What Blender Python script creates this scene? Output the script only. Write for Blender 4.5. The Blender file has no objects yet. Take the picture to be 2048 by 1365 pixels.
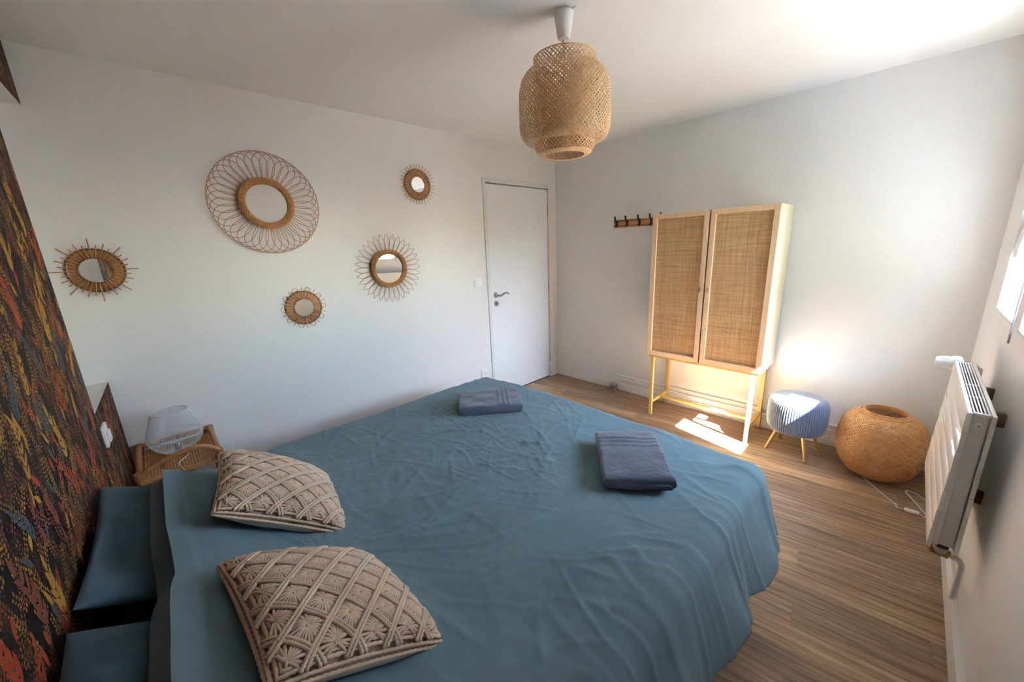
import bpy, bmesh, math, random
import numpy as np
from mathutils import Matrix, Vector
PI = math.pi
random.seed(7)
rng = np.random.default_rng(7)
scene = bpy.context.scene
COL = scene.collection

# ------------------------------------------------------------------ camera
cam_d = bpy.data.cameras.new('camera')
cam = bpy.data.objects.new('camera', cam_d)
COL.objects.link(cam)
cam_d.sensor_fit = 'HORIZONTAL'
cam_d.sensor_width = 36.0
cam_d.lens = 36.0 * 760.458 / 2048.0
cam_d.clip_start = 0.02
RIGHT = Vector((0.69462, 0.71830, -0.03955))
DOWN = Vector((0.14749, -0.19603, -0.96944))
FWD = Vector((-0.70409, 0.66756, -0.24218))
CAMPOS = Vector((2.74804, -3.32833, 1.48271))
FWD.normalize()
RIGHT = (RIGHT - FWD * RIGHT.dot(FWD)).normalized()
DOWN = FWD.cross(RIGHT).normalized()
mw = Matrix.Identity(4)
for i in range(3):
    mw[i][0] = RIGHT[i]; mw[i][1] = -DOWN[i]; mw[i][2] = -FWD[i]; mw[i][3] = CAMPOS[i]
cam.matrix_world = mw
scene.camera = cam

# ------------------------------------------------------------------ world, sun, exposure
SUN_DIR = Vector((-1.0, 0.25, -1.15)).normalized()
w = bpy.data.worlds.new('world'); scene.world = w
w.use_nodes = True
nt = w.node_tree; nt.nodes.clear()
sky = nt.nodes.new('ShaderNodeTexSky'); sky.sky_type = 'NISHITA'
sky.sun_disc = False
sky.sun_elevation = math.asin(-SUN_DIR.z)
sky.sun_rotation = math.atan2(-SUN_DIR.x, -SUN_DIR.y)
sky.air_density = 1.0; sky.dust_density = 0.4
hz = nt.nodes.new('ShaderNodeMix'); hz.data_type = 'RGBA'; hz.inputs[0].default_value = 0.72
hz.inputs[7].default_value = (0.95, 0.97, 1.0, 1)
bg = nt.nodes.new('ShaderNodeBackground'); bg.inputs[1].default_value = 6.5
wo = nt.nodes.new('ShaderNodeOutputWorld')
sm = nt.nodes.new('ShaderNodeMix'); sm.data_type = 'RGBA'; sm.blend_type = 'MULTIPLY'; sm.inputs[0].default_value = 1.0
sm.inputs[7].default_value = (0.1, 0.1, 0.1, 1)
nt.links.new(sky.outputs[0], hz.inputs[6]); nt.links.new(hz.outputs[2], bg.inputs[0]); nt.links.new(bg.outputs[0], wo.inputs[0])
sd = bpy.data.lights.new('sun', 'SUN'); sd.energy = 80.0; sd.angle = math.radians(0.6); sd.color = (1.0, 0.97, 0.95)
so = bpy.data.objects.new('sun', sd); COL.objects.link(so)
so.rotation_euler = SUN_DIR.to_track_quat('-Z', 'Y').to_euler(); so.location = (8, -4, 8)
scene.view_settings.view_transform = 'Standard'
scene.view_settings.look = 'None'
scene.view_settings.gamma = 1.0
scene.view_settings.use_curve_mapping = False
scene.view_settings.exposure = 2.02
scene.cycles.diffuse_bounces = 8
scene.cycles.max_bounces = 14
scene.cycles.sample_clamp_indirect = 12.0

# ------------------------------------------------------------------ helpers
class MB:
    """collects geometry, then links it as one mesh object"""
    def __init__(self): self.v = []; self.f = []; self.mi = []
    def add(self, vs, fs, m=0):
        o = len(self.v)
        self.v.extend([tuple(p) for p in vs]); self.f.extend([tuple(i + o for i in f) for f in fs]); self.mi.extend([m] * len(fs))
        return self
    def box(self, a, b, m=0, bev=0.0):
        x0, y0, z0 = [min(a[i], b[i]) for i in range(3)]; x1, y1, z1 = [max(a[i], b[i]) for i in range(3)]
        if bev <= 0:
            vs = [(x0,y0,z0),(x1,y0,z0),(x1,y1,z0),(x0,y1,z0),(x0,y0,z1),(x1,y0,z1),(x1,y1,z1),(x0,y1,z1)]
            return self.add(vs, [(0,3,2,1),(4,5,6,7),(0,1,5,4),(1,2,6,5),(2,3,7,6),(3,0,4,7)], m)
        bm = bmesh.new(); bmesh.ops.create_cube(bm, size=1)
        for v in bm.verts:
            v.co = Vector((x0 if v.co.x < 0 else x1, y0 if v.co.y < 0 else y1, z0 if v.co.z < 0 else z1))
        bmesh.ops.bevel(bm, geom=bm.edges[:], offset=bev, segments=2, affect='EDGES', profile=0.5)
        bm.verts.index_update()
        vs = [v.co.copy() for v in bm.verts]; fs = [[v.index for v in f.verts] for f in bm.faces]; bm.free()
        return self.add(vs, fs, m)
    def bar(self, p, q, w, h=None, up=(0,0,1), m=0, bev=0.0):
        """a bar of rectangular section from p to q"""
        h = w if h is None else h
        p = Vector(p); q = Vector(q); d = q - p; L = d.length; d.normalize()
        u = Vector(up)
        if abs(u.dot(d)) > 0.98: u = Vector((0,1,0))
        s = d.cross(u).normalized(); u = s.cross(d)
        t = MB(); t.box((-w/2, 0, -h/2), (w/2, L, h/2), m, bev)
        return self.add([p + s*a[0] + d*a[1] + u*a[2] for a in t.v], t.f, m)
    def tube(self, pts, r, n=8, closed=False, m=0, caps=True):
        P = [Vector(p) for p in pts]; k = len(P)
        if k < 2: return self
        rs = list(r) if hasattr(r, '__len__') else [r]*k
        T = []
        for i in range(k):
            a = P[(i-1) % k] if (closed or i > 0) else P[i]
            b = P[(i+1) % k] if (closed or i < k-1) else P[i]
            t = b - a
            T.append(t.normalized() if t.length > 1e-12 else Vector((0,0,1)))
        up = Vector((0,0,1)) if abs(T[0].z) < 0.9 else Vector((1,0,0))
        nrm = (up - T[0]*up.dot(T[0])).normalized()
        vs = []
        for i in range(k):
            nrm = nrm - T[i]*nrm.dot(T[i])
            nrm = nrm.normalized() if nrm.length > 1e-9 else T[i].orthogonal().normalized()
            b = T[i].cross(nrm)
            for j in range(n):
                a = 2*PI*j/n
                vs.append(P[i] + (nrm*math.cos(a) + b*math.sin(a))*rs[i])
        fs = []
        for i in range(k if closed else k-1):
            i2 = (i+1) % k
            for j in range(n):
                j2 = (j+1) % n
                fs.append((i*n+j, i*n+j2, i2*n+j2, i2*n+j))
        if not closed and caps:
            fs.append(tuple(range(n-1, -1, -1))); fs.append(tuple((k-1)*n + j for j in range(n)))
        return self.add(vs, fs, m)
    def lathe(self, prof, n=32, c=(0,0,0), m=0, axis='z', cap0=False, cap1=False):
        vs = []
        for (r, z) in prof:
            for j in range(n):
                a = 2*PI*j/n
                if axis == 'z': p = (r*math.cos(a), r*math.sin(a), z)
                elif axis == 'x': p = (z, r*math.cos(a), r*math.sin(a))
                else: p = (r*math.sin(a), z, r*math.cos(a))
                vs.append((p[0]+c[0], p[1]+c[1], p[2]+c[2]))
        fs = []; k = len(prof)
        for i in range(k-1):
            for j in range(n):
                j2 = (j+1) % n
                fs.append((i*n+j, i*n+j2, (i+1)*n+j2, (i+1)*n+j))
        if cap0: fs.append(tuple(range(n-1, -1, -1)))
        if cap1: fs.append(tuple((k-1)*n+j for j in range(n)))
        return self.add(vs, fs, m)
    def grid(self, G, m=0, wrap_u=False):
        """G: array rows x cols x 3"""
        R, Cn = G.shape[0], G.shape[1]
        fs = []
        for i in range(R-1):
            for j in range(Cn-1 if not wrap_u else Cn):
                j2 = (j+1) % Cn
                fs.append((i*Cn+j, i*Cn+j2, (i+1)*Cn+j2, (i+1)*Cn+j))
        return self.add(G.reshape(-1, 3).tolist(), fs, m)
    def build(self, name, mat, parent=None, smooth=False, loc=None, rot=None, angle=None):
        me = bpy.data.meshes.new(name)
        me.from_pydata([tuple(p) for p in self.v], [], self.f); me.validate()
        mats = mat if isinstance(mat, (list, tuple)) else [mat]
        for x in mats: me.materials.append(x)
        if len(mats) > 1 and len(me.polygons) == len(self.mi): me.polygons.foreach_set('material_index', self.mi)
        bm = bmesh.new(); bm.from_mesh(me); bmesh.ops.recalc_face_normals(bm, faces=bm.faces[:]); bm.to_mesh(me); bm.free()
        if smooth:
            me.polygons.foreach_set('use_smooth', [True]*len(me.polygons))
            me.set_sharp_from_angle(angle=math.radians(40 if angle is None else angle))
        o = bpy.data.objects.new(name, me); COL.objects.link(o)
        if parent is not None: o.parent = parent
        if loc is not None: o.location = loc
        if rot is not None: o.rotation_euler = rot
        return o

def thing(name, label, cat, loc=(0,0,0), rot=(0,0,0), group=None):
    o = bpy.data.objects.new(name, None); COL.objects.link(o)
    o.empty_display_size = 0.05; o.location = loc; o.rotation_euler = rot
    o['label'] = label; o['category'] = cat
    if group: o['group'] = group
    return o
def tag(o, label, cat, group=None):
    o['label'] = label; o['category'] = cat
    if group: o['group'] = group
    return o
def struct(o): o['kind'] = 'structure'; return o
def clone(o, parent, loc=None, rot=None):
    c = o.copy(); COL.objects.link(c); c.parent = parent
    if loc is not None: c.location = loc
    if rot is not None: c.rotation_euler = rot
    return c
def smoothpath(pts, n=8, closed=False):
    P = [Vector(p) for p in pts]; k = len(P); out = []
    rngk = range(k if closed else k-1)
    for i in rngk:
        p0 = P[(i-1) % k] if (closed or i > 0) else P[i]*2 - P[i+1]
        p1 = P[i]; p2 = P[(i+1) % k]
        p3 = P[(i+2) % k] if (closed or i+2 < k) else P[(i+1) % k]*2 - P[i]
        for j in range(n):
            t = j/n
            out.append(0.5*((2*p1) + (p2-p0)*t + (2*p0-5*p1+4*p2-p3)*t*t + (3*p1-p0-3*p2+p3)*t**3))
    if not closed: out.append(P[-1])
    return out
def vnoise(x, y, seed=0):
    """smooth value noise on arrays"""
    xi = np.floor(x).astype(np.int64); yi = np.floor(y).astype(np.int64)
    fx = x-xi; fy = y-yi
    fx = fx*fx*fx*(fx*(fx*6-15)+10); fy = fy*fy*fy*(fy*(fy*6-15)+10)
    def h(a, b):
        n = (a*374761393 + b*668265263 + seed*974634777) & 0xFFFFFFFF
        n = ((n ^ (n >> 13)) * 1274126177) & 0xFFFFFFFF
        return ((n ^ (n >> 16)) & 0xFFFF) / 32767.5 - 1.0
    a = h(xi, yi); b = h(xi+1, yi); c = h(xi, yi+1); d = h(xi+1, yi+1)
    return (a*(1-fx)+b*fx)*(1-fy) + (c*(1-fx)+d*fx)*fy
def sstep(a, b, x):
    t = np.clip((x-a)/(b-a), 0, 1); return t*t*(3-2*t)

# ------------------------------------------------------------------ materials
def srgb(r, g, b):
    f = lambda c: (c/255/12.92) if c/255 <= 0.04045 else ((c/255+0.055)/1.055)**2.4
    return (f(r), f(g), f(b), 1.0)
def pmat(name, col, rough=0.6, metal=0.0, spec=0.5, sheen=0.0):
    m = bpy.data.materials.new(name); m.use_nodes = True
    b = m.node_tree.nodes['Principled BSDF']
    b.inputs['Base Color'].default_value = col
    b.inputs['Roughness'].default_value = rough
    b.inputs['Metallic'].default_value = metal
    b.inputs['Specular IOR Level'].default_value = spec
    if sheen: b.inputs['Sheen Weight'].default_value = sheen
    return m
def N(m, t, **k):
    n = m.node_tree.nodes.new(t)
    for a, v in k.items(): setattr(n, a, v)
    return n
def Lk(m, a, b): m.node_tree.links.new(a, b)
def bsdf(m): return m.node_tree.nodes['Principled BSDF']
def noise_col(m, c1, c2, scale=(1,1,1), nscale=8.0, detail=4.0, coord='Object', lo=0.3, hi=0.7, rnd=0.0):
    """colour ramp between two colours on stretched noise"""
    tc = N(m, 'ShaderNodeTexCoord'); mp = N(m, 'ShaderNodeMapping'); mp.inputs['Scale'].default_value = scale
    Lk(m, tc.outputs[coord], mp.inputs['Vector'])
    if rnd:
        oi = N(m, 'ShaderNodeObjectInfo'); mu = N(m, 'ShaderNodeVectorMath', operation='MULTIPLY_ADD')
        cb = N(m, 'ShaderNodeCombineXYZ')
        for i in range(3): Lk(m, oi.outputs['Random'], cb.inputs[i])
        mu.inputs[1].default_value = (rnd, rnd*1.7, rnd*2.3)
        Lk(m, cb.outputs[0], mu.inputs[0]); Lk(m, mp.outputs[0], mu.inputs[2]); vec = mu.outputs[0]
    else: vec = mp.outputs[0]
    nz = N(m, 'ShaderNodeTexNoise'); nz.inputs['Scale'].default_value = nscale; nz.inputs['Detail'].default_value = detail
    Lk(m, vec, nz.inputs['Vector'])
    rp = N(m, 'ShaderNodeValToRGB'); rp.color_ramp.elements[0].position = lo; rp.color_ramp.elements[1].position = hi
    rp.color_ramp.elements[0].color = c1; rp.color_ramp.elements[1].color = c2
    Lk(m, nz.outputs['Fac'], rp.inputs[0]); Lk(m, rp.outputs[0], bsdf(m).inputs['Base Color'])
    return vec, nz, rp
def bump(m, height, strength=0.3, dist=0.002):
    bp = N(m, 'ShaderNodeBump'); bp.inputs['Strength'].default_value = strength; bp.inputs['Distance'].default_value = dist
    Lk(m, height, bp.inputs['Height']); Lk(m, bp.outputs[0], bsdf(m).inputs['Normal'])
    return bp
def noisebump(m, scale=200, strength=0.2, dist=0.001, detail=3.0, coord='Object', mscale=(1,1,1)):
    tc = N(m, 'ShaderNodeTexCoord'); mp = N(m, 'ShaderNodeMapping'); mp.inputs['Scale'].default_value = mscale
    Lk(m, tc.outputs[coord], mp.inputs['Vector'])
    nz = N(m, 'ShaderNodeTexNoise'); nz.inputs['Scale'].default_value = scale; nz.inputs['Detail'].default_value = detail
    Lk(m, mp.outputs[0], nz.inputs['Vector'])
    return bump(m, nz.outputs['Fac'], strength, dist)

M = {}
M['wall'] = pmat('wall_paint', (0.75, 0.745, 0.738, 1), 0.75, spec=0.3); noisebump(M['wall'], 160, 0.12, 0.001)
M['wallA'] = pmat('warm_wall_paint', (0.735, 0.714, 0.69, 1), 0.75, spec=0.3); noisebump(M['wallA'], 160, 0.12, 0.001)
M['ceil'] = pmat('ceiling_paint', (0.79, 0.79, 0.785, 1), 0.8, spec=0.3); noisebump(M['ceil'], 160, 0.1, 0.001)
M['trim'] = pmat('white_trim', (0.78, 0.77, 0.755, 1), 0.45)
M['door'] = pmat('door_paint', (0.74, 0.75, 0.765, 1), 0.5)
M['frame_grey'] = pmat('door_frame_paint', (0.66, 0.66, 0.65, 1), 0.5)
M['dark'] = pmat('gap_shade', (0.012, 0.011, 0.01, 1), 0.9)  # near-black colour standing in for the shade inside gaps and holes
M['pvc'] = pmat('white_plastic', (0.80, 0.80, 0.80, 1), 0.35)
M['enamel'] = pmat('white_enamel', (0.79, 0.775, 0.75, 1), 0.22)
M['enamel_grey'] = pmat('grey_enamel', (0.66, 0.65, 0.64, 1), 0.4)
M['fin'] = pmat('shaded_fin', (0.16, 0.17, 0.19, 1), 0.6)  # colour darkened to paint in the shade inside the radiator grille
M['steel'] = pmat('brushed_steel', (0.42, 0.39, 0.36, 1), 0.3, 1.0)
M['nickel'] = pmat('satin_nickel', (0.55, 0.51, 0.46, 1), 0.35, 1.0)
M['brass'] = pmat('brass', (0.72, 0.53, 0.25, 1), 0.35, 1.0)
M['gold'] = pmat('gold_paint', srgb(216, 188, 120), 0.4, 0.3)
M['oldbrass'] = pmat('aged_brass', (0.36, 0.27, 0.17, 1), 0.38, 1.0)
M['black'] = pmat('black_metal', (0.018, 0.016, 0.015, 1), 0.45)
M['bracket'] = pmat('brown_bracket', (0.22, 0.15, 0.105, 1), 0.6)
M['mirror'] = pmat('mirror_glass', (0.93, 0.94, 0.93, 1), 0.015, 1.0)
M['whitecord'] = pmat('white_cord', (0.78, 0.77, 0.76, 1), 0.5)
M['bulb'] = pmat('bulb_glass', (0.8, 0.74, 0.66, 1), 0.15)
M['sill'] = pmat('window_sill', (0.52, 0.52, 0.53, 1), 0.5)
M['stone'] = pmat('sill_stone', (0.26, 0.255, 0.25, 1), 0.8)
M['rod'] = pmat('lacquered_rod', (0.36, 0.36, 0.43, 1), 0.35, 0.3)
M['wire'] = pmat('pale_blue_wire', srgb(204, 211, 216), 0.4, 0.1)
# rattan family
def rattan(name, c1, c2, rough=0.5):
    m = pmat(name, c1, rough); noise_col(m, c1, c2, (1,1,1), 45.0, 3.0, rnd=5.0); return m
M['rattan'] = rattan('rattan', srgb(150, 98, 58), srgb(186, 132, 84))
M['rattan_dark'] = rattan('dark_rattan', srgb(96, 58, 32), srgb(140, 92, 54))
M['rattan_gold'] = rattan('golden_rattan', srgb(168, 116, 66), srgb(198, 146, 90))
M['rattan_pale'] = rattan('pale_rattan', srgb(186, 140, 96), srgb(212, 170, 124))
M['bamboo'] = rattan('pale_bamboo', srgb(214, 172, 118), srgb(238, 202, 152))
M['bamboo_in'] = rattan('shaded_inner_bamboo', srgb(204, 156, 102), srgb(228, 186, 134))  # darker bamboo copy, its colour standing in for shading between the two layers
M['bamboo_tan'] = rattan('tan_bamboo', srgb(196, 140, 86), srgb(222, 170, 112))
for k in ('bamboo', 'bamboo_tan'):
    b = bsdf(M[k]); 
# oak floor
def floor_mat():
    m = pmat('laminate_plank', srgb(150, 112, 80), 0.42, spec=0.4)
    vec, nz, rp = noise_col(m, srgb(128, 104, 85), srgb(190, 164, 135), (1.1, 26.0, 1.0), 2.4, 6.0, rnd=37.0, lo=0.30, hi=0.72)
    e = rp.color_ramp.elements.new(0.5); e.color = srgb(160, 132, 106)
    oi = N(m, 'ShaderNodeObjectInfo')
    r2 = N(m, 'ShaderNodeValToRGB'); r2.color_ramp.interpolation = 'LINEAR'
    r2.color_ramp.elements[0].color = (0.80, 0.78, 0.77, 1); r2.color_ramp.elements[1].color = (1.45, 1.40, 1.28, 1)
    e = r2.color_ramp.elements.new(0.80); e.color = (1.02, 1.0, 0.98, 1)
    e = r2.color_ramp.elements.new(0.88); e.color = (1.3, 1.27, 1.2, 1)
    Lk(m, oi.outputs['Random'], r2.inputs[0])
    mx = N(m, 'ShaderNodeMix', data_type='RGBA', blend_type='MULTIPLY'); mx.inputs[0].default_value = 1.0
    Lk(m, rp.outputs[0], mx.inputs[6]); Lk(m, r2.outputs[0], mx.inputs[7])
    # broad cloudy tone and fine dark pores
    n2 = N(m, 'ShaderNodeTexNoise'); n2.inputs['Scale'].default_value = 9.0; n2.inputs['Detail'].default_value = 3.0
    Lk(m, vec, n2.inputs['Vector'])
    r3 = N(m, 'ShaderNodeValToRGB'); r3.color_ramp.elements[0].position = 0.34; r3.color_ramp.elements[1].position = 0.52
    r3.color_ramp.elements[0].color = (0.74, 0.72, 0.70, 1); r3.color_ramp.elements[1].color = (1, 1, 1, 1)
    Lk(m, n2.outputs['Fac'], r3.inputs[0])
    m2 = N(m, 'ShaderNodeMix', data_type='RGBA', blend_type='MULTIPLY'); m2.inputs[0].default_value = 1.0
    Lk(m, mx.outputs[2], m2.inputs[6]); Lk(m, r3.outputs[0], m2.inputs[7])
    Lk(m, m2.outputs[2], bsdf(m).inputs['Base Color'])
    bump(m, nz.outputs['Fac'], 0.08, 0.001)
    return m
M['plank'] = floor_mat()
M['underlay'] = pmat('floor_underlay', (0.05, 0.035, 0.025, 1), 0.9)
# cabinet wood
def wood(name, c1, c2, sc, rough=0.5):
    m = pmat(name, c1, rough); noise_col(m, c1, c2, sc, 6.0, 5.0, lo=0.3, hi=0.75, rnd=11.0); return m
M['ash'] = wood('pale_ash', srgb(222, 186, 148), srgb(234, 204, 168), (18, 18, 1.2))
M['ash_side'] = wood('cream_ash', srgb(232, 214, 180), srgb(240, 226, 198), (18, 18, 1.2))
M['rackwood'] = wood('oiled_rack_wood', srgb(186, 126, 72), srgb(206, 148, 92), (2, 20, 20))
# cane weave
def cane_mat():
    m = pmat('woven_cane', srgb(190, 150, 105), 0.6)
    tc = N(m, 'ShaderNodeTexCoord')
    fac = None
    outs = []
    for ax, fr in ((0, 620.0), (2, 560.0)):
        mp = N(m, 'ShaderNodeMapping'); mp.inputs['Scale'].default_value = (1, 1, 1)
        Lk(m, tc.outputs['Object'], mp.inputs['Vector'])
        # slow wobble plus streaks
        nz = N(m, 'ShaderNodeTexNoise'); nz.inputs['Scale'].default_value = 1.0; nz.inputs['Detail'].default_value = 2.0
        ms = N(m, 'ShaderNodeMapping'); ms.inputs['Scale'].default_value = ((330.0, 1, 5.0) if ax == 0 else (5.0, 1, 330.0))
        Lk(m, tc.outputs['Object'], ms.inputs['Vector']); Lk(m, ms.outputs[0], nz.inputs['Vector'])
        sp = N(m, 'ShaderNodeSeparateXYZ'); Lk(m, tc.outputs['Object'], sp.inputs[0])
        mu = N(m, 'ShaderNodeMath', operation='MULTIPLY'); mu.inputs[1].default_value = fr*2*PI/2.6
        Lk(m, sp.outputs[ax], mu.inputs[0])
        sn = N(m, 'ShaderNodeMath', operation='SINE'); Lk(m, mu.outputs[0], sn.inputs[0])
        ad = N(m, 'ShaderNodeMath', operation='MULTIPLY_ADD'); ad.inputs[1].default_value = 0.13
        Lk(m, sn.outputs[0], ad.inputs[0]); Lk(m, nz.outputs['Fac'], ad.inputs[2])
        outs.append(ad.outputs[0])
    mn = N(m, 'ShaderNodeMath', operation='ADD'); Lk(m, outs[0], mn.inputs[0]); Lk(m, outs[1], mn.inputs[1])
    hf = N(m, 'ShaderNodeMath', operation='MULTIPLY'); hf.inputs[1].default_value = 0.5; Lk(m, mn.outputs[0], hf.inputs[0])
    rp = N(m, 'ShaderNodeValToRGB')
    rp.color_ramp.elements[0].position = 0.32; rp.color_ramp.elements[0].color = srgb(146, 108, 68)
    rp.color_ramp.elements[1].position = 0.60; rp.color_ramp.elements[1].color = srgb(214, 176, 130)
    e = rp.color_ramp.elements.new(0.46); e.color = srgb(184, 143, 97)
    Lk(m, hf.outputs[0], rp.inputs[0]); Lk(m, rp.outputs[0], bsdf(m).inputs['Base Color'])
    bump(m, hf.outputs[0], 0.4, 0.002)
    return m
M['cane'] = cane_mat()
# textiles
def cloth(name, c1, c2, rough=0.85, weave=900, sheen=0.1, bs=0.15):
    m = pmat(name, c1, rough, sheen=sheen, spec=0.2); noise_col(m, c1, c2, (1,1,1), 6.0, 3.0)
    noisebump(m, weave, bs, 0.0006); return m
M['duvet'] = cloth('blue_cotton', srgb(97, 123, 134), srgb(105, 132, 144))
M['pillow'] = cloth('petrol_cotton', srgb(74, 103, 120), srgb(82, 112, 130))
M['sheet'] = cloth('navy_sheet', srgb(22, 30, 40), srgb(28, 36, 46))
M['linen'] = cloth('pale_linen', srgb(196, 186, 176), srgb(208, 199, 190))
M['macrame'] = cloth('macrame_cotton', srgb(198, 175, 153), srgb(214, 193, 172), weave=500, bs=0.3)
M['macrame_in'] = cloth('macrame_shadow', srgb(164, 142, 121), srgb(176, 154, 132))  # darker macrame tone, painted as the shadow between the cords
M['terry'] = cloth('grey_terry', srgb(68, 74, 92), srgb(92, 98, 114), 0.95, 420, 0.4, 0.9)
M['terry_band'] = cloth('flat_terry_band', srgb(88, 93, 113), srgb(98, 103, 122), 0.9, 900, 0.2, 0.3)
M['velvet'] = cloth('blue_grey_velvet', srgb(92, 108, 138), srgb(106, 122, 152), 0.7, 700, 0.5, 0.1)
# wallpaper
def paper():
    m = pmat('dark_floral_paper', srgb(38, 30, 30), 0.75, spec=0.25)
    noise_col(m, srgb(24, 20, 22), srgb(40, 31, 30), (1,1,1), 9.0, 4.0); return m
M['paper'] = paper()
PRINT = [pmat('print_rust', srgb(172, 76, 54), 0.75, spec=0.2), pmat('print_mustard', srgb(182, 138, 64), 0.75, spec=0.2),
         pmat('print_slate', srgb(78, 90, 96), 0.75, spec=0.2), pmat('print_brown', srgb(128, 80, 64), 0.75, spec=0.2),
         pmat('print_ochre', srgb(156, 112, 62), 0.75, spec=0.2), pmat('print_plum', srgb(84, 52, 50), 0.75, spec=0.2)]
# glass that lets the sun through
def glass():
    m = bpy.data.materials.new('window_glass'); m.use_nodes = True; n = m.node_tree.nodes; n.clear()
    tr = n.new('ShaderNodeBsdfTransparent'); tr.inputs[0].default_value = (0.95, 0.97, 0.97, 1)
    gl = n.new('ShaderNodeBsdfGlossy'); gl.inputs['Roughness'].default_value = 0.02
    lw = n.new('ShaderNodeLayerWeight'); lw.inputs[0].default_value = 0.5
    pw = n.new('ShaderNodeMath'); pw.operation = 'POWER'; pw.inputs[1].default_value = 5.0
    fr = n.new('ShaderNodeMath'); fr.operation = 'MULTIPLY_ADD'; fr.inputs[1].default_value = 0.9; fr.inputs[2].default_value = 0.04
    m.node_tree.links.new(lw.outputs['Facing'], pw.inputs[0]); m.node_tree.links.new(pw.outputs[0], fr.inputs[0])
    mx = n.new('ShaderNodeMixShader'); o = n.new('ShaderNodeOutputMaterial')
    l = m.node_tree.links
    l.new(fr.outputs[0], mx.inputs[0]); l.new(tr.outputs[0], mx.inputs[1]); l.new(gl.outputs[0], mx.inputs[2]); l.new(mx.outputs[0], o.inputs[0])
    return m
M['glass'] = glass()
M['clear'] = glass()
M['grass'] = pmat('grey_gravel', srgb(106, 107, 103), 0.9); noise_col(M['grass'], srgb(96, 98, 94), srgb(116, 117, 112), (1,1,1), 6, 4)
M['leaf_dark'] = pmat('hedge_shade', srgb(58, 66, 48), 0.9)
M['leaf'] = pmat('hedge_leaf', srgb(66, 112, 58), 0.6); noise_col(M['leaf'], srgb(62, 84, 54), srgb(100, 124, 84), (1,1,1), 20, 2)

# ------------------------------------------------------------------ room shell
W, H = 3.058, 2.39            # room width along the back wall, ceiling height
WT = 0.16                    # thickness of the window wall
KD = -0.028                   # the papered wall runs very slightly out of square
YD = -3.553
floor = struct(MB().box((-0.1, -4.0, -0.08), (W+WT, 0.1, -0.006)).build('floor', M['underlay']))
# laminate planks, laid a few degrees out of parallel with the back wall
PANG = math.radians(6.5); PW, PL = 0.117, 1.21
ca, sa = math.cos(PANG), math.sin(PANG)
def clip_poly(poly, a, b, c):   # keep a x + b y <= c
    out = []
    for i in range(len(poly)):
        p, q = poly[i], poly[(i+1) % len(poly)]
        dp, dq = a*p[0]+b*p[1]-c, a*q[0]+b*q[1]-c
        if dp <= 0: out.append(p)
        if (dp < 0 < dq) or (dq < 0 < dp):
            t = dp/(dp-dq); out.append((p[0]+(q[0]-p[0])*t, p[1]+(q[1]-p[1])*t))
    return out
full = None
row = 0
v = -3.8
ROW0 = -0.445*ca - 2.87*sa      # a joint row passes through this floor point
v0 = ROW0 - 40*PW
for r in range(70):
    vv = v0 + r*PW
    u = 2.87*ca + (-0.4)*sa + (r % 3)*0.403 - 4*PL
    while u < 3.6:
        c = (u+PL/2, vv+PW/2)
        wc = (c[0]*ca - c[1]*sa, c[0]*sa + c[1]*ca)
        g = 0.0002
        loc = [(-PL/2+g, -PW/2+g), (PL/2-g, -PW/2+g), (PL/2-g, PW/2-g), (-PL/2+g, PW/2-g)]
        wp = [(wc[0]+x*ca-y*sa, wc[1]+x*sa+y*ca) for x, y in loc]
        cl = wp
        for h in ((-1,0,-0.001), (1,0,W-0.001), (0,1,-0.001), (KD*-1, -1, -YD-0.001)): cl = clip_poly(cl, *h) if cl else cl
        if len(cl) >= 3:
            whole = len(cl) == 4 and all(abs(cl[i][0]-wp[i][0]) + abs(cl[i][1]-wp[i][1]) < 1e-9 for i in range(4))
            ar = abs(sum(cl[i][0]*cl[(i+1) % len(cl)][1]-cl[(i+1) % len(cl)][0]*cl[i][1] for i in range(len(cl))))/2
            if whole and full is not None:
                clone(full, floor, (wc[0], wc[1], 0), (0, 0, PANG))
            elif ar > 2e-4:
                lc = [((x-wc[0])*ca+(y-wc[1])*sa, -(x-wc[0])*sa+(y-wc[1])*ca) for x, y in cl]
                n = len(lc); cx = sum(p[0] for p in lc)/n; cy = sum(p[1] for p in lc)/n
                inn = [(cx+(x-cx)*(1-0.0006/max(abs(x-cx), 0.02)), cy+(y-cy)*(1-0.0006/max(abs(y-cy), 0.02))) for x, y in lc]
                vs = [(x, y, 0) for x, y in inn] + [(x, y, -0.0005) for x, y in lc] + [(x, y, -0.006) for x, y in lc]
                fs = [tuple(range(n))] + [(i+n, (i+1) % n+n, (i+1) % n, i) for i in range(n)] + [(i+2*n, (i+1) % n+2*n, (i+1) % n+n, i+n) for i in range(n)]
                o = MB().add(vs, fs).build('plank', M['plank'], floor, loc=(wc[0], wc[1], 0), rot=(0, 0, PANG))
                if whole: full = o
        u += PL
struct(MB().box((-0.1, -4.0, H), (W+WT, 0.1, H+0.1)).build('ceiling', M['ceil']))
DY0, DY1, DZ = -1.013, -0.122, 2.078      # door opening with frame
wl = MB()
wl.box((-0.12, -4.0, 0), (0, DY0, H)); wl.box((-0.12, DY1, 0), (0, 0.1, H)); wl.box((-0.12, DY0, DZ), (0, DY1, H))
struct(wl.build('wall_left', M['wallA']))
struct(MB().box((0, 0, 0), (W+WT, 0.1, H)).build('wall_back', M['wall']))
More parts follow.
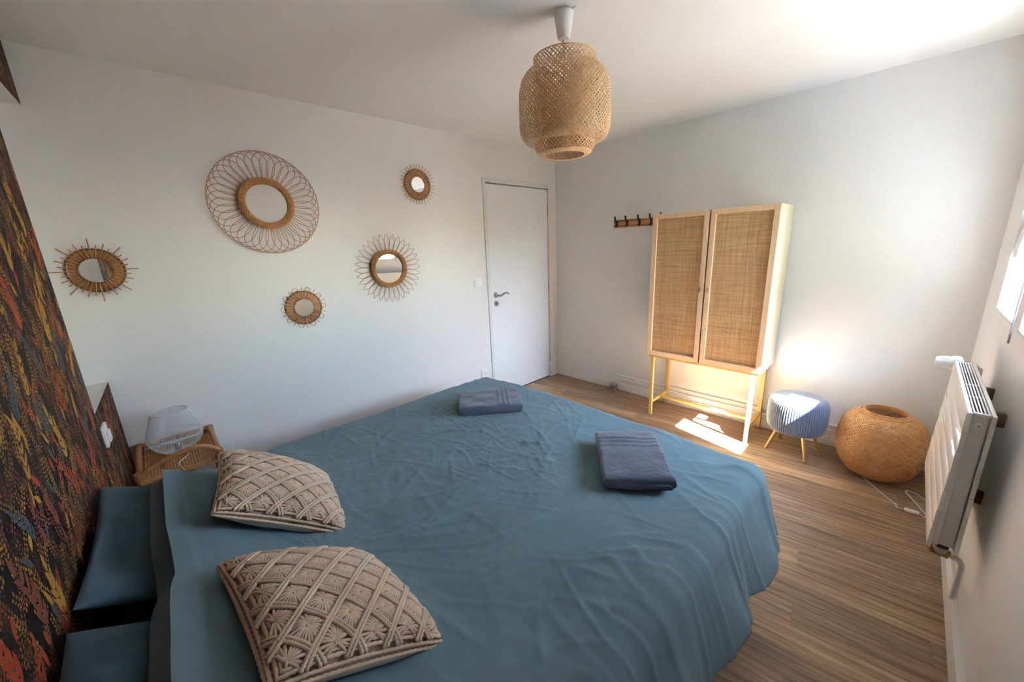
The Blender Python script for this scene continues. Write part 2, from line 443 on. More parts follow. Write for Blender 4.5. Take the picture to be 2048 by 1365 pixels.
# window wall with its two openings
WZ0, WZ1 = 1.102, 2.06
OP = [(-0.867, -0.380), (-1.493, -1.006)]
wr = MB()
wr.box((W, -4.0, 0), (W+WT, 0, WZ0)); wr.box((W, -4.0, WZ1), (W+WT, 0, H))
wr.box((W, OP[0][1], WZ0), (W+WT, 0, WZ1)); wr.box((W, OP[1][1], WZ0), (W+WT, OP[0][0], WZ1)); wr.box((W, -4.0, WZ0), (W+WT, OP[1][0], WZ1))
struct(wr.build('wall_right', M['wall']))
# papered wall with the niche; local x runs along the wall, front face at y = 0
NU, NZ0, NZ1, ND = 0.566, 0.897, 2.15, 0.26
wf = MB()
def fbox(x0, x1, z0, z1):
    o = len(wf.mi); wf.box((x0, -ND, z0), (x1, 0, z1), 1); wf.mi[o+4] = 0
fbox(0.0, NU, 0, NZ0); fbox(0.0, NU, NZ1, H); fbox(NU, 3.08, 0, H)
wf.box((-0.1, -ND-0.08, 0), (3.17, -ND, H), 1)
wfo = struct(wf.build('wall_front', [M['paper'], M['wallA']], loc=(0, YD, 0), rot=(0, 0, math.atan(KD))))
# fix wall front material: front faces (local +y normal at y=0) carry the paper
for p in wfo.data.polygons: p.material_index = 0 if (p.normal.y > 0.9 and abs(p.center.y) < 1e-4) else 1

# the printed foliage of the wallpaper: flat leaf shapes
pr = MB()
def leaf(cx, cz, ang, L, Wd, m, off=0.0006, k=7):
    pts = []
    for i in range(k+1):
        t = i/k; pts.append((t*L, Wd*math.sin(PI*t**0.85)*0.5))
    for i in range(k-1, 0, -1):
        t = i/k; pts.append((t*L, -Wd*math.sin(PI*t**0.85)*0.5))
    c, s = math.cos(ang), math.sin(ang)
    vs = [(cx + x*c - y*s, off, cz + x*s + y*c) for x, y in pts]
    for q in vs:
        if not (0.002 < q[0] < 3.03 and 0.0 < q[2] < H-0.002) or (q[0] < NU+0.001 and NZ0-0.001 < q[2] < NZ1+0.001): return
    pr.add(vs, [tuple(range(len(vs)))], m)
R = random.Random(3)
def berry_stem(x, z):
    m = R.choice([3, 3, 4, 4, 5, 5, 1, 3]); a = PI/2 + R.uniform(-0.9, 0.9); n = R.randint(5, 11)
    for i in range(n):
        d = 0.011*i
        for sgn in (-1, 1):
            q = a + sgn*0.7
            leaf(x + d*math.cos(a) + 0.004*math.cos(q), z + d*math.sin(a) + 0.004*math.sin(q), q, R.uniform(0.008, 0.013), R.uniform(0.005, 0.0075), m, 0.0004, 3)
for i in range(4800):
    x, z = R.uniform(0, 3.03), R.uniform(0.2, H)
    if x > 2.4 and R.random() < 0.6: continue
    berry_stem(x, z)
def sprig(x, z, m, sc=1.0):
    a = PI/2 + R.uniform(-0.5, 0.5); n = R.randint(4, 6); L = 0.135*sc
    b = R.uniform(-0.35, 0.35)
    for i in range(n):
        t = i/n; aa = a + b*t
        px_, pz_ = x + L*t*math.cos(aa), z + L*t*math.sin(aa)
        for sgn in (-1, 1):
            leaf(px_, pz_, aa + sgn*R.uniform(0.4, 0.6), R.uniform(0.042, 0.058)*sc*(1-0.3*t), R.uniform(0.014, 0.019)*sc*(1-0.2*t), m, 0.0009+0.0002*R.random())
    leaf(x + L*math.cos(a+b), z + L*math.sin(a+b), a + b, 0.05*sc, 0.016*sc, m, 0.001)
pts = []
for i in range(2600):
    x, z = R.uniform(0, 3.03), R.uniform(0.15, H-0.1)
    if all((x-p[0])**2 + (z-p[1])**2 > 0.118**2 for p in pts): pts.append((x, z))
for i, (x, z) in enumerate(pts):
    m = R.choice([0, 0, 1, 1, 2, 2, 0, 1, 3])
    sprig(x, z, m, R.uniform(0.6, 1.1))
    for k in range(5):
        leaf(x + R.uniform(-0.07, 0.07), z + R.uniform(-0.07, 0.07), PI/2 + R.uniform(-0.8, 0.8), R.uniform(0.04, 0.075), R.uniform(0.013, 0.02), R.choice([0, 3, 1, 2]), 0.0007)
po = pr.build('leaf_print', PRINT, wfo); po['kind'] = 'stuff'

# baseboards
struct(MB().box((0, DY1+0.002, 0), (0.013, -0.014, 0.071), bev=0.002).box((0, YD+0.004, 0), (0.013, DY0-0.002, 0.071), bev=0.002).build('baseboard_left', M['trim']))
struct(MB().box((0.0, -0.014, 0), (W, 0, 0.071), bev=0.002).build('baseboard_back', M['trim']))
struct(MB().box((W-0.022, -3.62, 0), (W, -0.0145, 0.094), bev=0.002).build('baseboard_right', M['trim']))

# ------------------------------------------------------------------ door
d = struct(MB().box((-0.12, DY0, 0), (-0.06, DY1, DZ)).build('door_1', M['dark']))  # dark backing behind the leaf, painting in the shade of its gaps
fr = MB()
fr.box((-0.055, DY0, 0), (0.012, DY0+0.036, DZ), bev=0.003); fr.box((-0.055, DY1-0.014, 0), (0.012, DY1, DZ), bev=0.003)
fr.box((-0.055, DY0+0.036, DZ-0.036), (0.012, DY1-0.014, DZ), bev=0.003)
fr.build('door_frame', M['frame_grey'], d)
leafo = MB().box((-0.045, DY0+0.044, 0.009), (-0.004, DY1-0.0155, DZ-0.044), bev=0.002).build('door_leaf', M['door'], d)
MB().box((-0.03, DY0+0.036, 0.009), (-0.007, DY0+0.0435, DZ-0.036)).build('door_seal', M['fin'], d)
LY = DY0 + 0.100; LZ = 1.032
ro = MB().lathe([(0.0, 0.0052), (0.0265, 0.0052), (0.0265, 0.003), (0.0265, -0.004)], 28, (0, 0, 0), axis='x')
hr = ro.build('handle_rose', M['nickel'], d, True, loc=(0, LY, LZ))
path = smoothpath([(0, LY, LZ), (0.05, LY, LZ), (0.058, LY+0.02, LZ-0.003), (0.056, LY+0.06, LZ+0.012), (0.054, LY+0.10, LZ+0.014), (0.052, LY+0.128, LZ+0.002)], 7)
MB().tube(path, [0.0095]*14 + list(np.linspace(0.0095, 0.0065, len(path)-14)), 12).build('door_handle', M['nickel'], d, True)
er = MB().lathe([(0.0, 0.0052), (0.0255, 0.0052), (0.0255, 0.003), (0.0255, -0.004)], 28, axis='x').build('keyhole_rose', M['nickel'], d, True, loc=(0, LY+0.004, LZ-0.083))
MB().lathe([(0, 0.0062), (0.0045, 0.0062), (0.0045, 0.004)], 14, axis='x').box((0.004, -0.002, -0.012), (0.0062, 0.002, 0.001)).build('keyhole', M['dark'], er)
for z in (0.22, 1.03, 1.83):
    MB().tube([(0.006, DY1-0.0145, z-0.045), (0.006, DY1-0.0145, z+0.045)], 0.006, 10).build('hinge', M['steel'], d, True)

# ------------------------------------------------------------------ windows
for wi, (y0, y1) in enumerate(OP):
    FX0, FX1 = W+0.045, W+0.105
    wn = struct(MB().box((FX0, y0, WZ0), (FX1, y0+0.024, WZ1), bev=0.004).box((FX0, y1-0.024, WZ0), (FX1, y1, WZ1), bev=0.004)
                .box((FX0, y0+0.024, WZ1-0.042), (FX1, y1-0.024, WZ1), bev=0.004).box((FX0, y0+0.024, WZ0), (FX1, y1-0.024, WZ0+0.014), bev=0.003)
                .build('window_%d' % (wi+1), M['pvc'], smooth=True))
    a, b, c, e = y0+0.026, y1-0.026, WZ0+0.016, WZ1-0.046
    SX0, SX1 = W+0.055, W+0.095
    MB().box((SX0, a, c), (SX1, a+0.026, e), bev=0.003).box((SX0, b-0.026, c), (SX1, b, e), bev=0.003)\
        .box((SX0, a+0.026, c), (SX1, b-0.026, c+0.02), bev=0.003).box((SX0, a+0.026, e-0.028), (SX1, b-0.026, e), bev=0.003)\
        .build('sash', M['pvc'], wn)
    MB().box((SX0-0.002, y0+0.0235, WZ0+0.013), (SX0+0.004, y0+0.0285, WZ1-0.04)).box((SX0-0.002, y1-0.0285, WZ0+0.013), (SX0+0.004, y1-0.0235, WZ1-0.04)).box((SX0-0.002, y0+0.0285, WZ0+0.0135), (SX0+0.004, y1-0.0285, WZ0+0.0165)).build('gasket', M['rod'], wn)
    MB().box((W+0.073, a+0.024, c+0.018), (W+0.077, b-0.024, e-0.026)).build('pane', M['glass'], wn)
    MB().box((W-0.004, y0, WZ0-0.004), (W+0.046, y1, WZ0+0.004), bev=0.0015).build('window_sill', M['sill'], wn)
    MB().box((W+0.105, y0, WZ0-0.05), (W+WT+0.02, y1, WZ0-0.022), bev=0.003).build('outer_sill', M['stone'], wn)
    if wi == 0:
        # white arched cover of the shutter winder on the jamb side of the frame
        prof = [(W+0.046, 1.342), (W+0.005, 1.342), (W+0.004, 1.38), (W+0.008, 1.43), (W+0.014, 1.48), (W+0.022, 1.53), (W+0.046, 1.60)]
        k = len(prof); ya, yb = -0.50, -0.384
        mb = MB(); mb.add([(x, ya, z) for x, z in prof] + [(x, yb, z) for x, z in prof], [tuple(range(k)), tuple(range(2*k-1, k-1, -1))] + [(i, (i+1) % k, (i+1) % k+k, i+k) for i in range(k)])
        mb.build('winder_cover', M['pvc'], wn)
    # roller shutter let down a little way outside
    z = WZ1
    while z > 1.885:
        MB().box((W+WT-0.012, y0+0.001, z-0.038), (W+WT, y1-0.001, z), bev=0.004).build('shutter_slat', M['pvc'], wn); z -= 0.040

# ------------------------------------------------------------------ outside
struct(MB().box((W+WT+0.0, -30, -0.5), (40, 30, -0.35)).build('ground', M['grass']))
hedge = thing('hedge_with_sky_screen', 'green hedge beyond the window, low end reflected in the petal mirror, tall unseen part added to screen sky light', 'hedge', (8.0, -6.8, -0.35))
MB().box((-0.5, -9.6, 0.0), (0.7, 4.2, 7.4), bev=0.25).box((-0.5, 4.2, 0.0), (0.7, 6.9, 2.3), bev=0.25).build('hedge_core', M['leaf_dark'], hedge)  # tall box added to block sky light; low box shows in the mirror
hb = MB(); rh = random.Random(5)
for i in range(7200):
    yy_ = rh.uniform(-9.7, 7.0); tp = 7.4 if yy_ < 4.25 else 2.3
    if i % 5: p = Vector((-0.55 + rh.uniform(-0.14, 0.1), yy_, rh.uniform(0, tp+0.1)))
    else: p = Vector((rh.uniform(-0.6, 0.7), yy_, tp + rh.uniform(-0.05, 0.22)))
    n = Vector((-1 + rh.uniform(-.6, .6), rh.uniform(-.8, .8), rh.uniform(-.3, .9))).normalized(); a = n.orthogonal(); a.rotate(Matrix.Rotation(rh.uniform(0, 6), 3, n)); b = n.cross(a)
    hb.add([p-a*0.11, p+b*0.05, p+a*0.11, p-b*0.05], [(0,1,2,3)])
o = hb.build('hedge_foliage', M['leaf'], hedge); o['kind'] = 'stuff'

# ------------------------------------------------------------------ bed
BX0, BX1, BY0, BY1, BZ = 0.60, 2.40, -3.575, -1.58, 0.515
bed = thing('bed', 'double bed with a dark sheet under the blue duvet', 'bed', (1.5, -2.57, 0))
def rel(o, parent):      # parent without moving
    o.parent = parent; o.matrix_parent_inverse = Matrix.Translation(-Vector(parent.location)); return o
rel(MB().box((BX0+0.02, BY0+0.01, 0.26), (BX1-0.02, BY1-0.03, BZ-0.02), bev=0.04).build('mattress', M['sheet'], smooth=True), bed)
rel(MB().box((BX0+0.03, BY0+0.01, 0.10), (BX1-0.03, BY1-0.04, 0.26), bev=0.01).build('bed_base', M['sheet']), bed)
for x in (BX0+0.10, BX1-0.10):
    for y in (BY0+0.15, BY1-0.15):
        rel(MB().tube([(x, y, 0), (x, y, 0.10)], [0.022, 0.03], 14).build('leg', M['black'], smooth=True), bed)

# pillows against the papered wall
def pillow_grid(a, b, T, n=40, pinch=0.07, pw=0.42, top=True):
    s = np.sin(np.linspace(-PI/2, PI/2, n))
    S, Tt = np.meshgrid(s, s)
    X = a*S*(1 - pinch*(1-Tt**2)*S**2); Y = b*Tt*(1 - pinch*(1-S**2)*Tt**2)
    Z = T*np.power(np.clip((1-S**2)*(1-Tt**2), 0, 1), pw)
    return S, Tt, X, Y, Z
def make_pillow(name, mat, a, b, T, seed, loc, rot, label, cat, wr=0.006, group=None):
    S, Tt, X, Y, Z = pillow_grid(a, b, T, 56, 0.05, 0.40)
    k = np.clip((1-S**2)*(1-Tt**2)*3, 0, 1)
    n1 = (vnoise(S*1.7+3, Tt*1.3+seed, seed)*0.8 + 0.35*vnoise(S*3.4+Tt*1.5, Tt*2.4-S*.8, seed+4) + 0.30*(1-np.abs(vnoise(S*2.2+Tt*1.8, Tt*1.2-S*1.1, seed+9)))**6)*wr*k
    mb = MB(); mb.grid(np.stack([X, Y, Z+n1*2], -1)); mb.grid(np.stack([X, Y, -Z-n1], -1))
    o = mb.build(name, mat, None, True, loc, rot, angle=70)
    return tag(o, label, cat, group)
tilt = math.radians(-28)
make_pillow('pillow', M['pillow'], 0.315, 0.235, 0.056, 3, (1.262, -3.368, 0.632), (tilt, 0, math.radians(-1)), 'petrol blue pillow against the papered wall beside the nightstand', 'pillow', 0.020)
make_pillow('pillow', M['pillow'], 0.315, 0.235, 0.056, 8, (1.975, -3.386, 0.636), (tilt, 0, math.radians(-2)), 'petrol blue pillow nearest the camera, half under the duvet edge', 'pillow', 0.018)

# duvet: one sheet over mattress and pillows, hanging over the sides and the foot
def duvet():
    nu, nv = 330, 340
    OH_R, OH_F, OH_L = 0.36, 0.34, 0.25
    r = 0.075
    xl = lambda y: 0.63 + 0.20*sstep(-2.95, -3.38, y)
    U = np.linspace(0.62-OH_L, 2.375+OH_R, nu); V = np.linspace(-3.400, BY1+OH_F, nv)
    UU, VV = np.meshgrid(U, V)
    UU = UU + 0.012*vnoise(VV*2.2, VV*0+1, 31)*sstep(2.2, 2.7, UU)
    XL = xl(VV)
    cx = np.clip(UU, XL, 2.375); cy = np.clip(VV, -9, BY1-0.03)
    du = UU-cx; dv = VV-cy
    f = np.hypot(du, dv); ux = np.where(f > 1e-9, du/np.maximum(f, 1e-9), 0); uy = np.where(f > 1e-9, dv/np.maximum(f, 1e-9), 0)
    th = np.minimum(f/r, PI/2)
    crn = np.where((ux > 0) & (uy > 0), 2*ux*uy, 0)
    flare = np.where(ux > 0.02, 0.34, 0.12)*(1-0.75*crn)
    ext = np.maximum(f - r*PI/2, 0)*(1-0.16*crn)
    # hanging folds along the drop
    along = np.where(np.abs(du) > np.abs(dv), cy*1.0, cx*1.0) + 0.8*np.arctan2(dv, np.maximum(du, 1e-6))*(du > 0)*(dv > 0)
    fold = (np.sin(along*17+2*vnoise(along*1.7, along*0+3, 9)) * 0.5 + vnoise(along*9, f*2, 12)*0.6)*0.045*np.clip(ext/0.28, 0, 1)
    out = r*np.sin(th) + ext*flare + fold
    drop = r*(1-np.cos(th)) + ext*np.sqrt(1-flare**2)
    # mound over the pillows
    yy = cy
    prof = np.interp(yy, [-3.46, -3.40, -3.32, -3.22, -3.12, -3.0, -2.9, -2.78, -2.6], [0.250, 0.240, 0.198, 0.132, 0.070, 0.034, 0.016, 0.006, 0.0])
    px = (0.42*sstep(0.58, 0.84, cx)+0.58*sstep(0.80, 1.12, cx))*(1-0.6*sstep(2.30, 2.46, cx)); gap = 1-0.16*np.exp(-((cx-1.61)/0.07)**2)
    z = BZ + 0.012 + prof*px*gap + 0.02*sstep(0.66, 1.0, cx)*sstep(2.42, 2.0, cx)
    # puff and wrinkles
    top = np.exp(-(f/0.10)**2)*0.6 + 0.4
    def rid(a, b, seed, p=6):
        return (1-np.abs(vnoise(a, b, seed)))**p
    wx = cx + 0.03*vnoise(cx*3, cy*3, 2); wy = cy + 0.03*vnoise(cx*3+7, cy*3, 5)
    h = 0.010*vnoise(cx*2.1, cy*2.1, 40) + 0.004*vnoise(cx*5, cy*5, 41) + 0.0007*vnoise(cx*55, cy*55, 59) + 0.0012*vnoise(cx*19+cy*6, cy*23-cx*8, 60)
    rg = random.Random(21)
    def crease(x, y, a, L, wd, hh, bend=0.0, skew=1.7):
        """one short fold: steep on one side, soft on the other"""
        c_, s_ = math.cos(a), math.sin(a)
        p = (wx-x)*c_ + (wy-y)*s_; q = -(wx-x)*s_ + (wy-y)*c_ + bend*p*p
        return 1.4*hh*np.exp(-(p/L)**4)*np.exp(-(q/np.where(q > 0, wd, wd*skew))**2)
    for i in range(160):             # loose folds over the whole spread
        x, y = rg.uniform(0.6, 2.4), rg.uniform(-3.0, -1.6)
        a = rg.choice([rg.gauss(0.15, 0.35), rg.gauss(-0.75, 0.35), rg.gauss(1.5, 0.5)])
        h += crease(x, y, a, rg.uniform(0.05, 0.20), rg.uniform(0.004, 0.011), rg.uniform(0.0008, 0.0030), rg.uniform(-0.8, 0.8))
    for i in range(46):              # crumpled patch in the middle
        x, y = rg.gauss(1.60, 0.17), rg.gauss(-2.24, 0.15)
        a = rg.choice([0.35, -0.9, 1.25, 2.2]) + rg.gauss(0, 0.3)
        h += crease(x, y, a, rg.uniform(0.03, 0.12), rg.uniform(0.003, 0.007), rg.uniform(0.0015, 0.0042), rg.uniform(-1.5, 1.5))
    for i in range(9):              # long diagonal drag lines
        x, y = rg.uniform(0.9, 2.2), rg.uniform(-2.9, -1.7)
        h += crease(x, y, rg.choice([0.05, -0.55, 1.35]) + rg.gauss(0, 0.15), rg.uniform(0.25, 0.5), rg.uniform(0.004, 0.007), rg.uniform(0.0010, 0.0022), rg.uniform(-0.2, 0.2))
    for i in range(40):              # ripples near the foot right corner and right edge
        x, y = rg.uniform(2.2, 2.5), rg.uniform(-2.9, -1.55)
        h += crease(x, y, rg.gauss(0.2, 0.5), rg.uniform(0.06, 0.16), rg.uniform(0.006, 0.012), rg.uniform(0.0012, 0.0032))
    # ripples that run out from under the cushions
    h += 0.006*rid(np.arctan2(cy+3.1, cx-1.62)*5, np.hypot(cy+3.1, cx-1.62)*2, 57, 5)*np.exp(-(np.hypot(cy+3.0, cx-1.7)/0.32)**2)
    z = z + h*top*1.0
    side = h*(1-top)*1.6
    X = cx + ux*(out+side); Y = cy + uy*(out+side); Z = z - drop
    Z = np.maximum(Z, 0.02)
    # waviness of the head hem
    Y = Y - 0.020*(cx-1.15)*sstep(-3.0, -3.43, VV)
    hw = np.exp(-((VV+3.400)/0.08)**2)
    Y = Y + hw*(0.010*vnoise(cx*5, cx*0+2, 70))
    Z = Z + hw*0.010*vnoise(cx*7, cx*0+5, 71)
    # tuck: a short turn-down at the head hem
    hemrow = lambda dy, dz: np.stack([X[0], Y[0]+dy, Z[0]+dz], -1)
    G = np.concatenate([np.stack([hemrow(0.03, -0.062), hemrow(-0.036, -0.052), hemrow(-0.042, -0.043), hemrow(-0.036, -0.033), hemrow(-0.004, -0.024), hemrow(-0.003, -0.010)]), np.stack([X, Y, Z], -1)], 0)
    # raised stitched band next to the hem
    band = (np.arange(G.shape[0]) >= 5) & (np.arange(G.shape[0]) < 13)
    G[band, :, 2] += 0.006
    mb = MB(); mb.grid(G)
    o = mb.build('duvet', M['duvet'], None, True, angle=80)
    sd_ = o.modifiers.new('thick', 'SOLIDIFY'); sd_.thickness = 0.010; sd_.offset = -1
    return tag(o, 'rumpled slate blue duvet spread over the bed and hanging down its sides', 'duvet')
duvet()

# ------------------------------------------------------------------ macrame cushions
def make_cushion(corners, seed, label):
    P = [Vector(c) for c in corners]         # top-left, bottom-left, right, top-right
    c = sum(P, Vector())/4
    ex = ((P[1]+P[2]) - (P[0]+P[3])); ey = ((P[0]+P[1]) - (P[2]+P[3]))
    # local x towards the camera side, local y up the slope
    ex = ((P[1]-P[0]) + (P[2]-P[3])).normalized(); ey = ((P[0]-P[3]) + (P[1]-P[2])).normalized()
    ex = -ex; nz = ex.cross(ey).normalized(); ey = nz.cross(ex).normalized()
    t = thing('macrame_cushion', label, 'cushion', c, Matrix((ex, ey, nz)).transposed().to_euler(), group='macrame cushions on the bed')
    a, b, T = 0.205, 0.195, 0.076
    S, Tt, X, Y, Z = pillow_grid(a, b, T, 48, 0.05, 0.42)
    rr = vnoise(S*4+seed, Tt*4, seed)*0.003*np.clip((1-S**2)*(1-Tt**2)*4, 0, 1)
    pip = MB(); pip.grid(np.stack([X, Y, -Z*0.85-rr], -1)); 
    pip.build('linen_back', M['linen'], t, True, angle=75)
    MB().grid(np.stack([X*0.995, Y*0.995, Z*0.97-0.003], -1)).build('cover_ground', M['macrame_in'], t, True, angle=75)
    def surf(s, q, off=0.0):
        s = max(-1, min(1, s)); q = max(-1, min(1, q))
        def pos(s, q):
            return Vector((a*s*(1-0.05*(1-q*q)*s*s), b*q*(1-0.05*(1-s*s)*q*q), T*max(0.0, (1-s*s)*(1-q*q))**0.42))
        p = pos(s, q); e = 0.03
        s2 = max(-0.96, min(0.96, s)); q2 = max(-0.96, min(0.96, q))
        du_ = pos(s2+e, q2)-pos(s2-e, q2); dv_ = pos(s2, q2+e)-pos(s2, q2-e)
        n = du_.cross(dv_).normalized()
        return p + n*off
    rc = random.Random(seed)
    NP = 4.5; p = 2/NP                       # diamond width in s, t
    ln = MB()
    def cordline(p0, p1, off, r):
        L = math.hypot(p1[0]-p0[0], p1[1]-p0[1]); n = max(6, int(L*72))
        pts = [surf(p0[0]+(p1[0]-p0[0])*i/n, p0[1]+(p1[1]-p0[1])*i/n, off) for i in range(n+1)]
        ln.tube(pts, [r*(1.25 if i % 2 else 0.80) for i in range(n+1)], 6)
    def clipline(k, sgn):                    # s + sgn t = k inside the square
        pts = []
        lim = 0.985
        for s in (-lim, lim):
            q = (k-s)*sgn
            if -lim <= q <= lim: pts.append((s, q))
        for q in (-lim, lim):
            s = k - sgn*q
            if -lim < s < lim: pts.append((s, q))
        return pts[:2] if len(pts) >= 2 else None
    K = [p*(i+0.5) for i in range(-6, 6)]
    for k in K:
        for sgn in (1, -1):
            for d_ in (-0.024, 0.024):
                e = clipline(k+d_, sgn)
                if e and math.dist(*e) > 0.05: cordline(e[0], e[1], 0.0088 if sgn > 0 else 0.0076, 0.0041)
    ln.build('lattice_cord', M['macrame'], t, True, angle=80)
    st = MB()
    for i in range(-7, 8):
        for j in range(-7, 8):
            if (i+j) % 2: continue
            cs, ct = i*p/2, j*p/2
            if abs(cs) > 1.001 or abs(ct) > 1.001: continue
            hw = p/2*0.88
            ns = 22
            for k in range(ns):
                an = 2*PI*(k+0.5)/ns + rc.uniform(-0.05, 0.05)
                m_ = hw/(abs(math.cos(an))+abs(math.sin(an)))
                if abs(math.cos(an)) > 0.97: m_ *= 0.95
                e = (cs+math.cos(an)*m_, ct+math.sin(an)*m_)
                if abs(e[0]) > 0.97 or abs(e[1]) > 0.97: continue
                q = [surf(cs+math.cos(an)*m_*f_, ct+math.sin(an)*m_*f_, o_) for f_, o_ in ((0.05, 0.0050), (0.28, 0.0085), (0.62, 0.0070), (1.0, 0.0015))]
                st.tube(q, [0.0024, 0.0030, 0.0034, 0.0030], 5, caps=False)
            if abs(cs) < 0.93 and abs(ct) < 0.93:
                st.tube([surf(cs-0.022, ct, 0.004), surf(cs, ct, 0.0085), surf(cs+0.022, ct, 0.004)], [0.003, 0.004, 0.003], 6)
    s_ = st.build('knotted_strand', M['macrame'], t, True, angle=80); s_['kind'] = 'stuff'
    # half-hitch rows filling the border
    bd = MB(); nb = 110
    for ring, dz_ in ((1.0, -0.004), (0.995, 0.002), (0.958, 0.003), (0.925, 0.003)):
        pts = []
        for side in range(4):
            for i in range(nb//2):
                u = -1+2*i/(nb//2)
                pts.append([(u, -1), (1, u), (-u, 1), (-1, -u)][side])
        bd.tube([surf(x*ring, y*ring, 0.002) + Vector((0, 0, min(dz_, 0))) for x, y in pts], [0.0042*(1.2 if i % 2 else 0.75) for i in range(len(pts))], 6, closed=True)
    bd.build('border_cord', M['macrame'], t, True, angle=80)
    return t
make_cushion([(1.105,-3.245,0.785),(1.500,-3.312,0.795),(1.548,-3.005,0.565),(1.140,-2.945,0.572)], 2, 'beige macrame cushion farther from the camera with its linen back edge showing')
make_cushion([(1.707,-3.325,0.762),(2.105,-3.308,0.782),(2.098,-2.985,0.566),(1.696,-3.010,0.565)], 5, 'beige macrame cushion nearest the camera at the front of the bed')

# ------------------------------------------------------------------ towels
def make_towel(c, ang, L, Wd, Hh, seed, label):
    t = thing('towel', label, 'towel', c, (0, 0, ang), group='folded grey bath towels on the duvet')
    def slab(name, x0, x1, y0, y1, z0, z1, ridges, sd):
        nx, ny = 74, 46
        u = np.linspace(-1, 1, nx); v = np.linspace(-1, 1, ny)
        Ug, Vg = np.meshgrid(u, v)
        ea = np.sign(Ug)*(1-(1-np.abs(Ug))**1.6); eb = np.sign(Vg)*(1-(1-np.abs(Vg))**1.6)
        Xc = (x0+x1)/2 + (x1-x0)/2*ea; Yc = (y0+y1)/2 + (y1-y0)/2*eb
        prof = np.power(np.clip((1-np.abs(Ug)**9)*(1-np.abs(Vg)**9), 0, 1), 0.5)
        Yc = Yc + 0.004*vnoise(Xc*9, Xc*0+sd, sd); Xc = Xc + 0.004*vnoise(Yc*9+3, Yc*0+sd, sd+1)
        nz = 0.0035*vnoise(Xc*16, Yc*16, sd+2) + 0.0014*vnoise(Xc*150, Yc*150, sd+3)
        rd = np.zeros_like(Xc)
        for q in ridges: rd += 0.0045*np.exp(-((Xc-q + 0.004*vnoise(Yc*12, Yc*0, sd))/0.0075)**2)
        zc = (z0+z1)/2; hz_ = (z1-z0)/2
        mb = MB(); mb.grid(np.stack([Xc, Yc, zc + hz_*prof + (nz+rd)*prof], -1)); mb.grid(np.stack([Xc, Yc, zc - hz_*prof], -1))
        return mb.build(name, M['terry'], t, True, angle=75)
    h = Hh
    rl = [L*0.16, L*0.235, L*0.31] 
    slab('folded_layer', -L/2, L/2, -Wd/2, Wd/2, h*0.22, h, rl, seed)
    slab('folded_layer', -L/2+0.012, L/2-0.010, -Wd/2+0.008, Wd/2-0.008, 0.0, h*0.55, [], seed+10)
    # inner fold that peeps out between the layers at the near end
    slab('inner_fold', -L/2-0.002, -L/2+0.05, -Wd/2+0.02, Wd/2-0.02, h*0.28, h*0.62, [], seed+20)
TZ = BZ + 0.034
make_towel((1.100, -1.972, TZ), math.atan2(0.283, 0.223), 0.37, 0.25, 0.062, 3, 'folded grey towel at the far left of the duvet, long side to camera')
make_towel((2.030, -1.972, TZ), math.atan2(0.343, -0.275), 0.39, 0.268, 0.064, 6, 'folded grey towel near the foot right corner of the bed, striped end away')

# ------------------------------------------------------------------ cabinet
CX0, CX1, CYF, CYB, CZ0, CZ1 = 1.280, 2.120, -0.365, -0.012, 0.545, 1.678
cb = thing('cane_cabinet', 'tall pale wood cabinet with two woven cane doors on gold legs', 'cabinet', (1.70, -0.19, 0))
def cpart(mb, name, mat, smooth=False, parent=None):
    o = mb.build(name, mat, None, smooth); o.parent = cb if parent is None else parent
    if parent is None: o.matrix_parent_inverse = Matrix.Translation(-Vector(cb.location))
    return o
m = MB(); m.box((CX0, CYF+0.022, CZ0), (CX1, CYB, CZ1), bev=0.002); cpart(m, 'cabinet_body', M['ash_side'])
for (x0, x1, hx) in ((CX0+0.001, 1.6965, 1.675), (1.7065, CX1-0.001, 1.729)):
    m = MB(); fw = 0.034
    m.box((x0, CYF, CZ0+0.002), (x0+fw, CYF+0.0205, CZ1-0.002), bev=0.0015); m.box((x1-fw, CYF, CZ0+0.002), (x1, CYF+0.0205, CZ1-0.002), bev=0.0015)
    m.box((x0+fw, CYF, CZ0+0.002), (x1-fw, CYF+0.0205, CZ0+fw+0.004), bev=0.0015); m.box((x0+fw, CYF, CZ1-fw-0.002), (x1-fw, CYF+0.0205, CZ1-0.002), bev=0.0015)
    dr = cpart(m, 'door', M['ash'])
    cp = MB(); nx, nz_ = 4, 4
    cp.box((x0+fw-0.001, CYF+0.017, CZ0+fw), (x1-fw+0.001, CYF+0.0205, CZ1-fw)); cp.build('cane_panel', M['cane'], dr)
    hd = MB(); hd.tube([(hx, CYF, 1.115), (hx, CYF-0.016, 1.115)], 0.005, 10).tube([(hx, CYF-0.013, 1.097), (hx, CYF-0.013, 1.133)], 0.006, 10)
    hd.build('door_handle', M['oldbrass'], dr, True)
cpart(MB().box((1.695, CYF+0.0208, CZ0+0.004), (1.708, CYF+0.0222, CZ1-0.004)), 'gap_shade_strip', M['dark'])  # dark strip added to paint in the shade between the doors
m = MB(); m.box((CX0+0.02, CYF+0.012, CZ0-0.016), (CX1-0.02, CYF+0.036, CZ0)); m.box((CX0+0.02, CYB-0.03, CZ0-0.016), (CX1-0.02, CYB-0.006, CZ0))
m.box((CX0+0.02, CYF+0.036, CZ0-0.016), (CX0+0.044, CYB-0.03, CZ0)); m.box((CX1-0.044, CYF+0.036, CZ0-0.016), (CX1-0.02, CYB-0.03, CZ0))
cpart(m, 'base_frame', M['gold'])
LX = (CX0+0.052, CX1-0.046); LYs = (CYF+0.014, CYB-0.020)
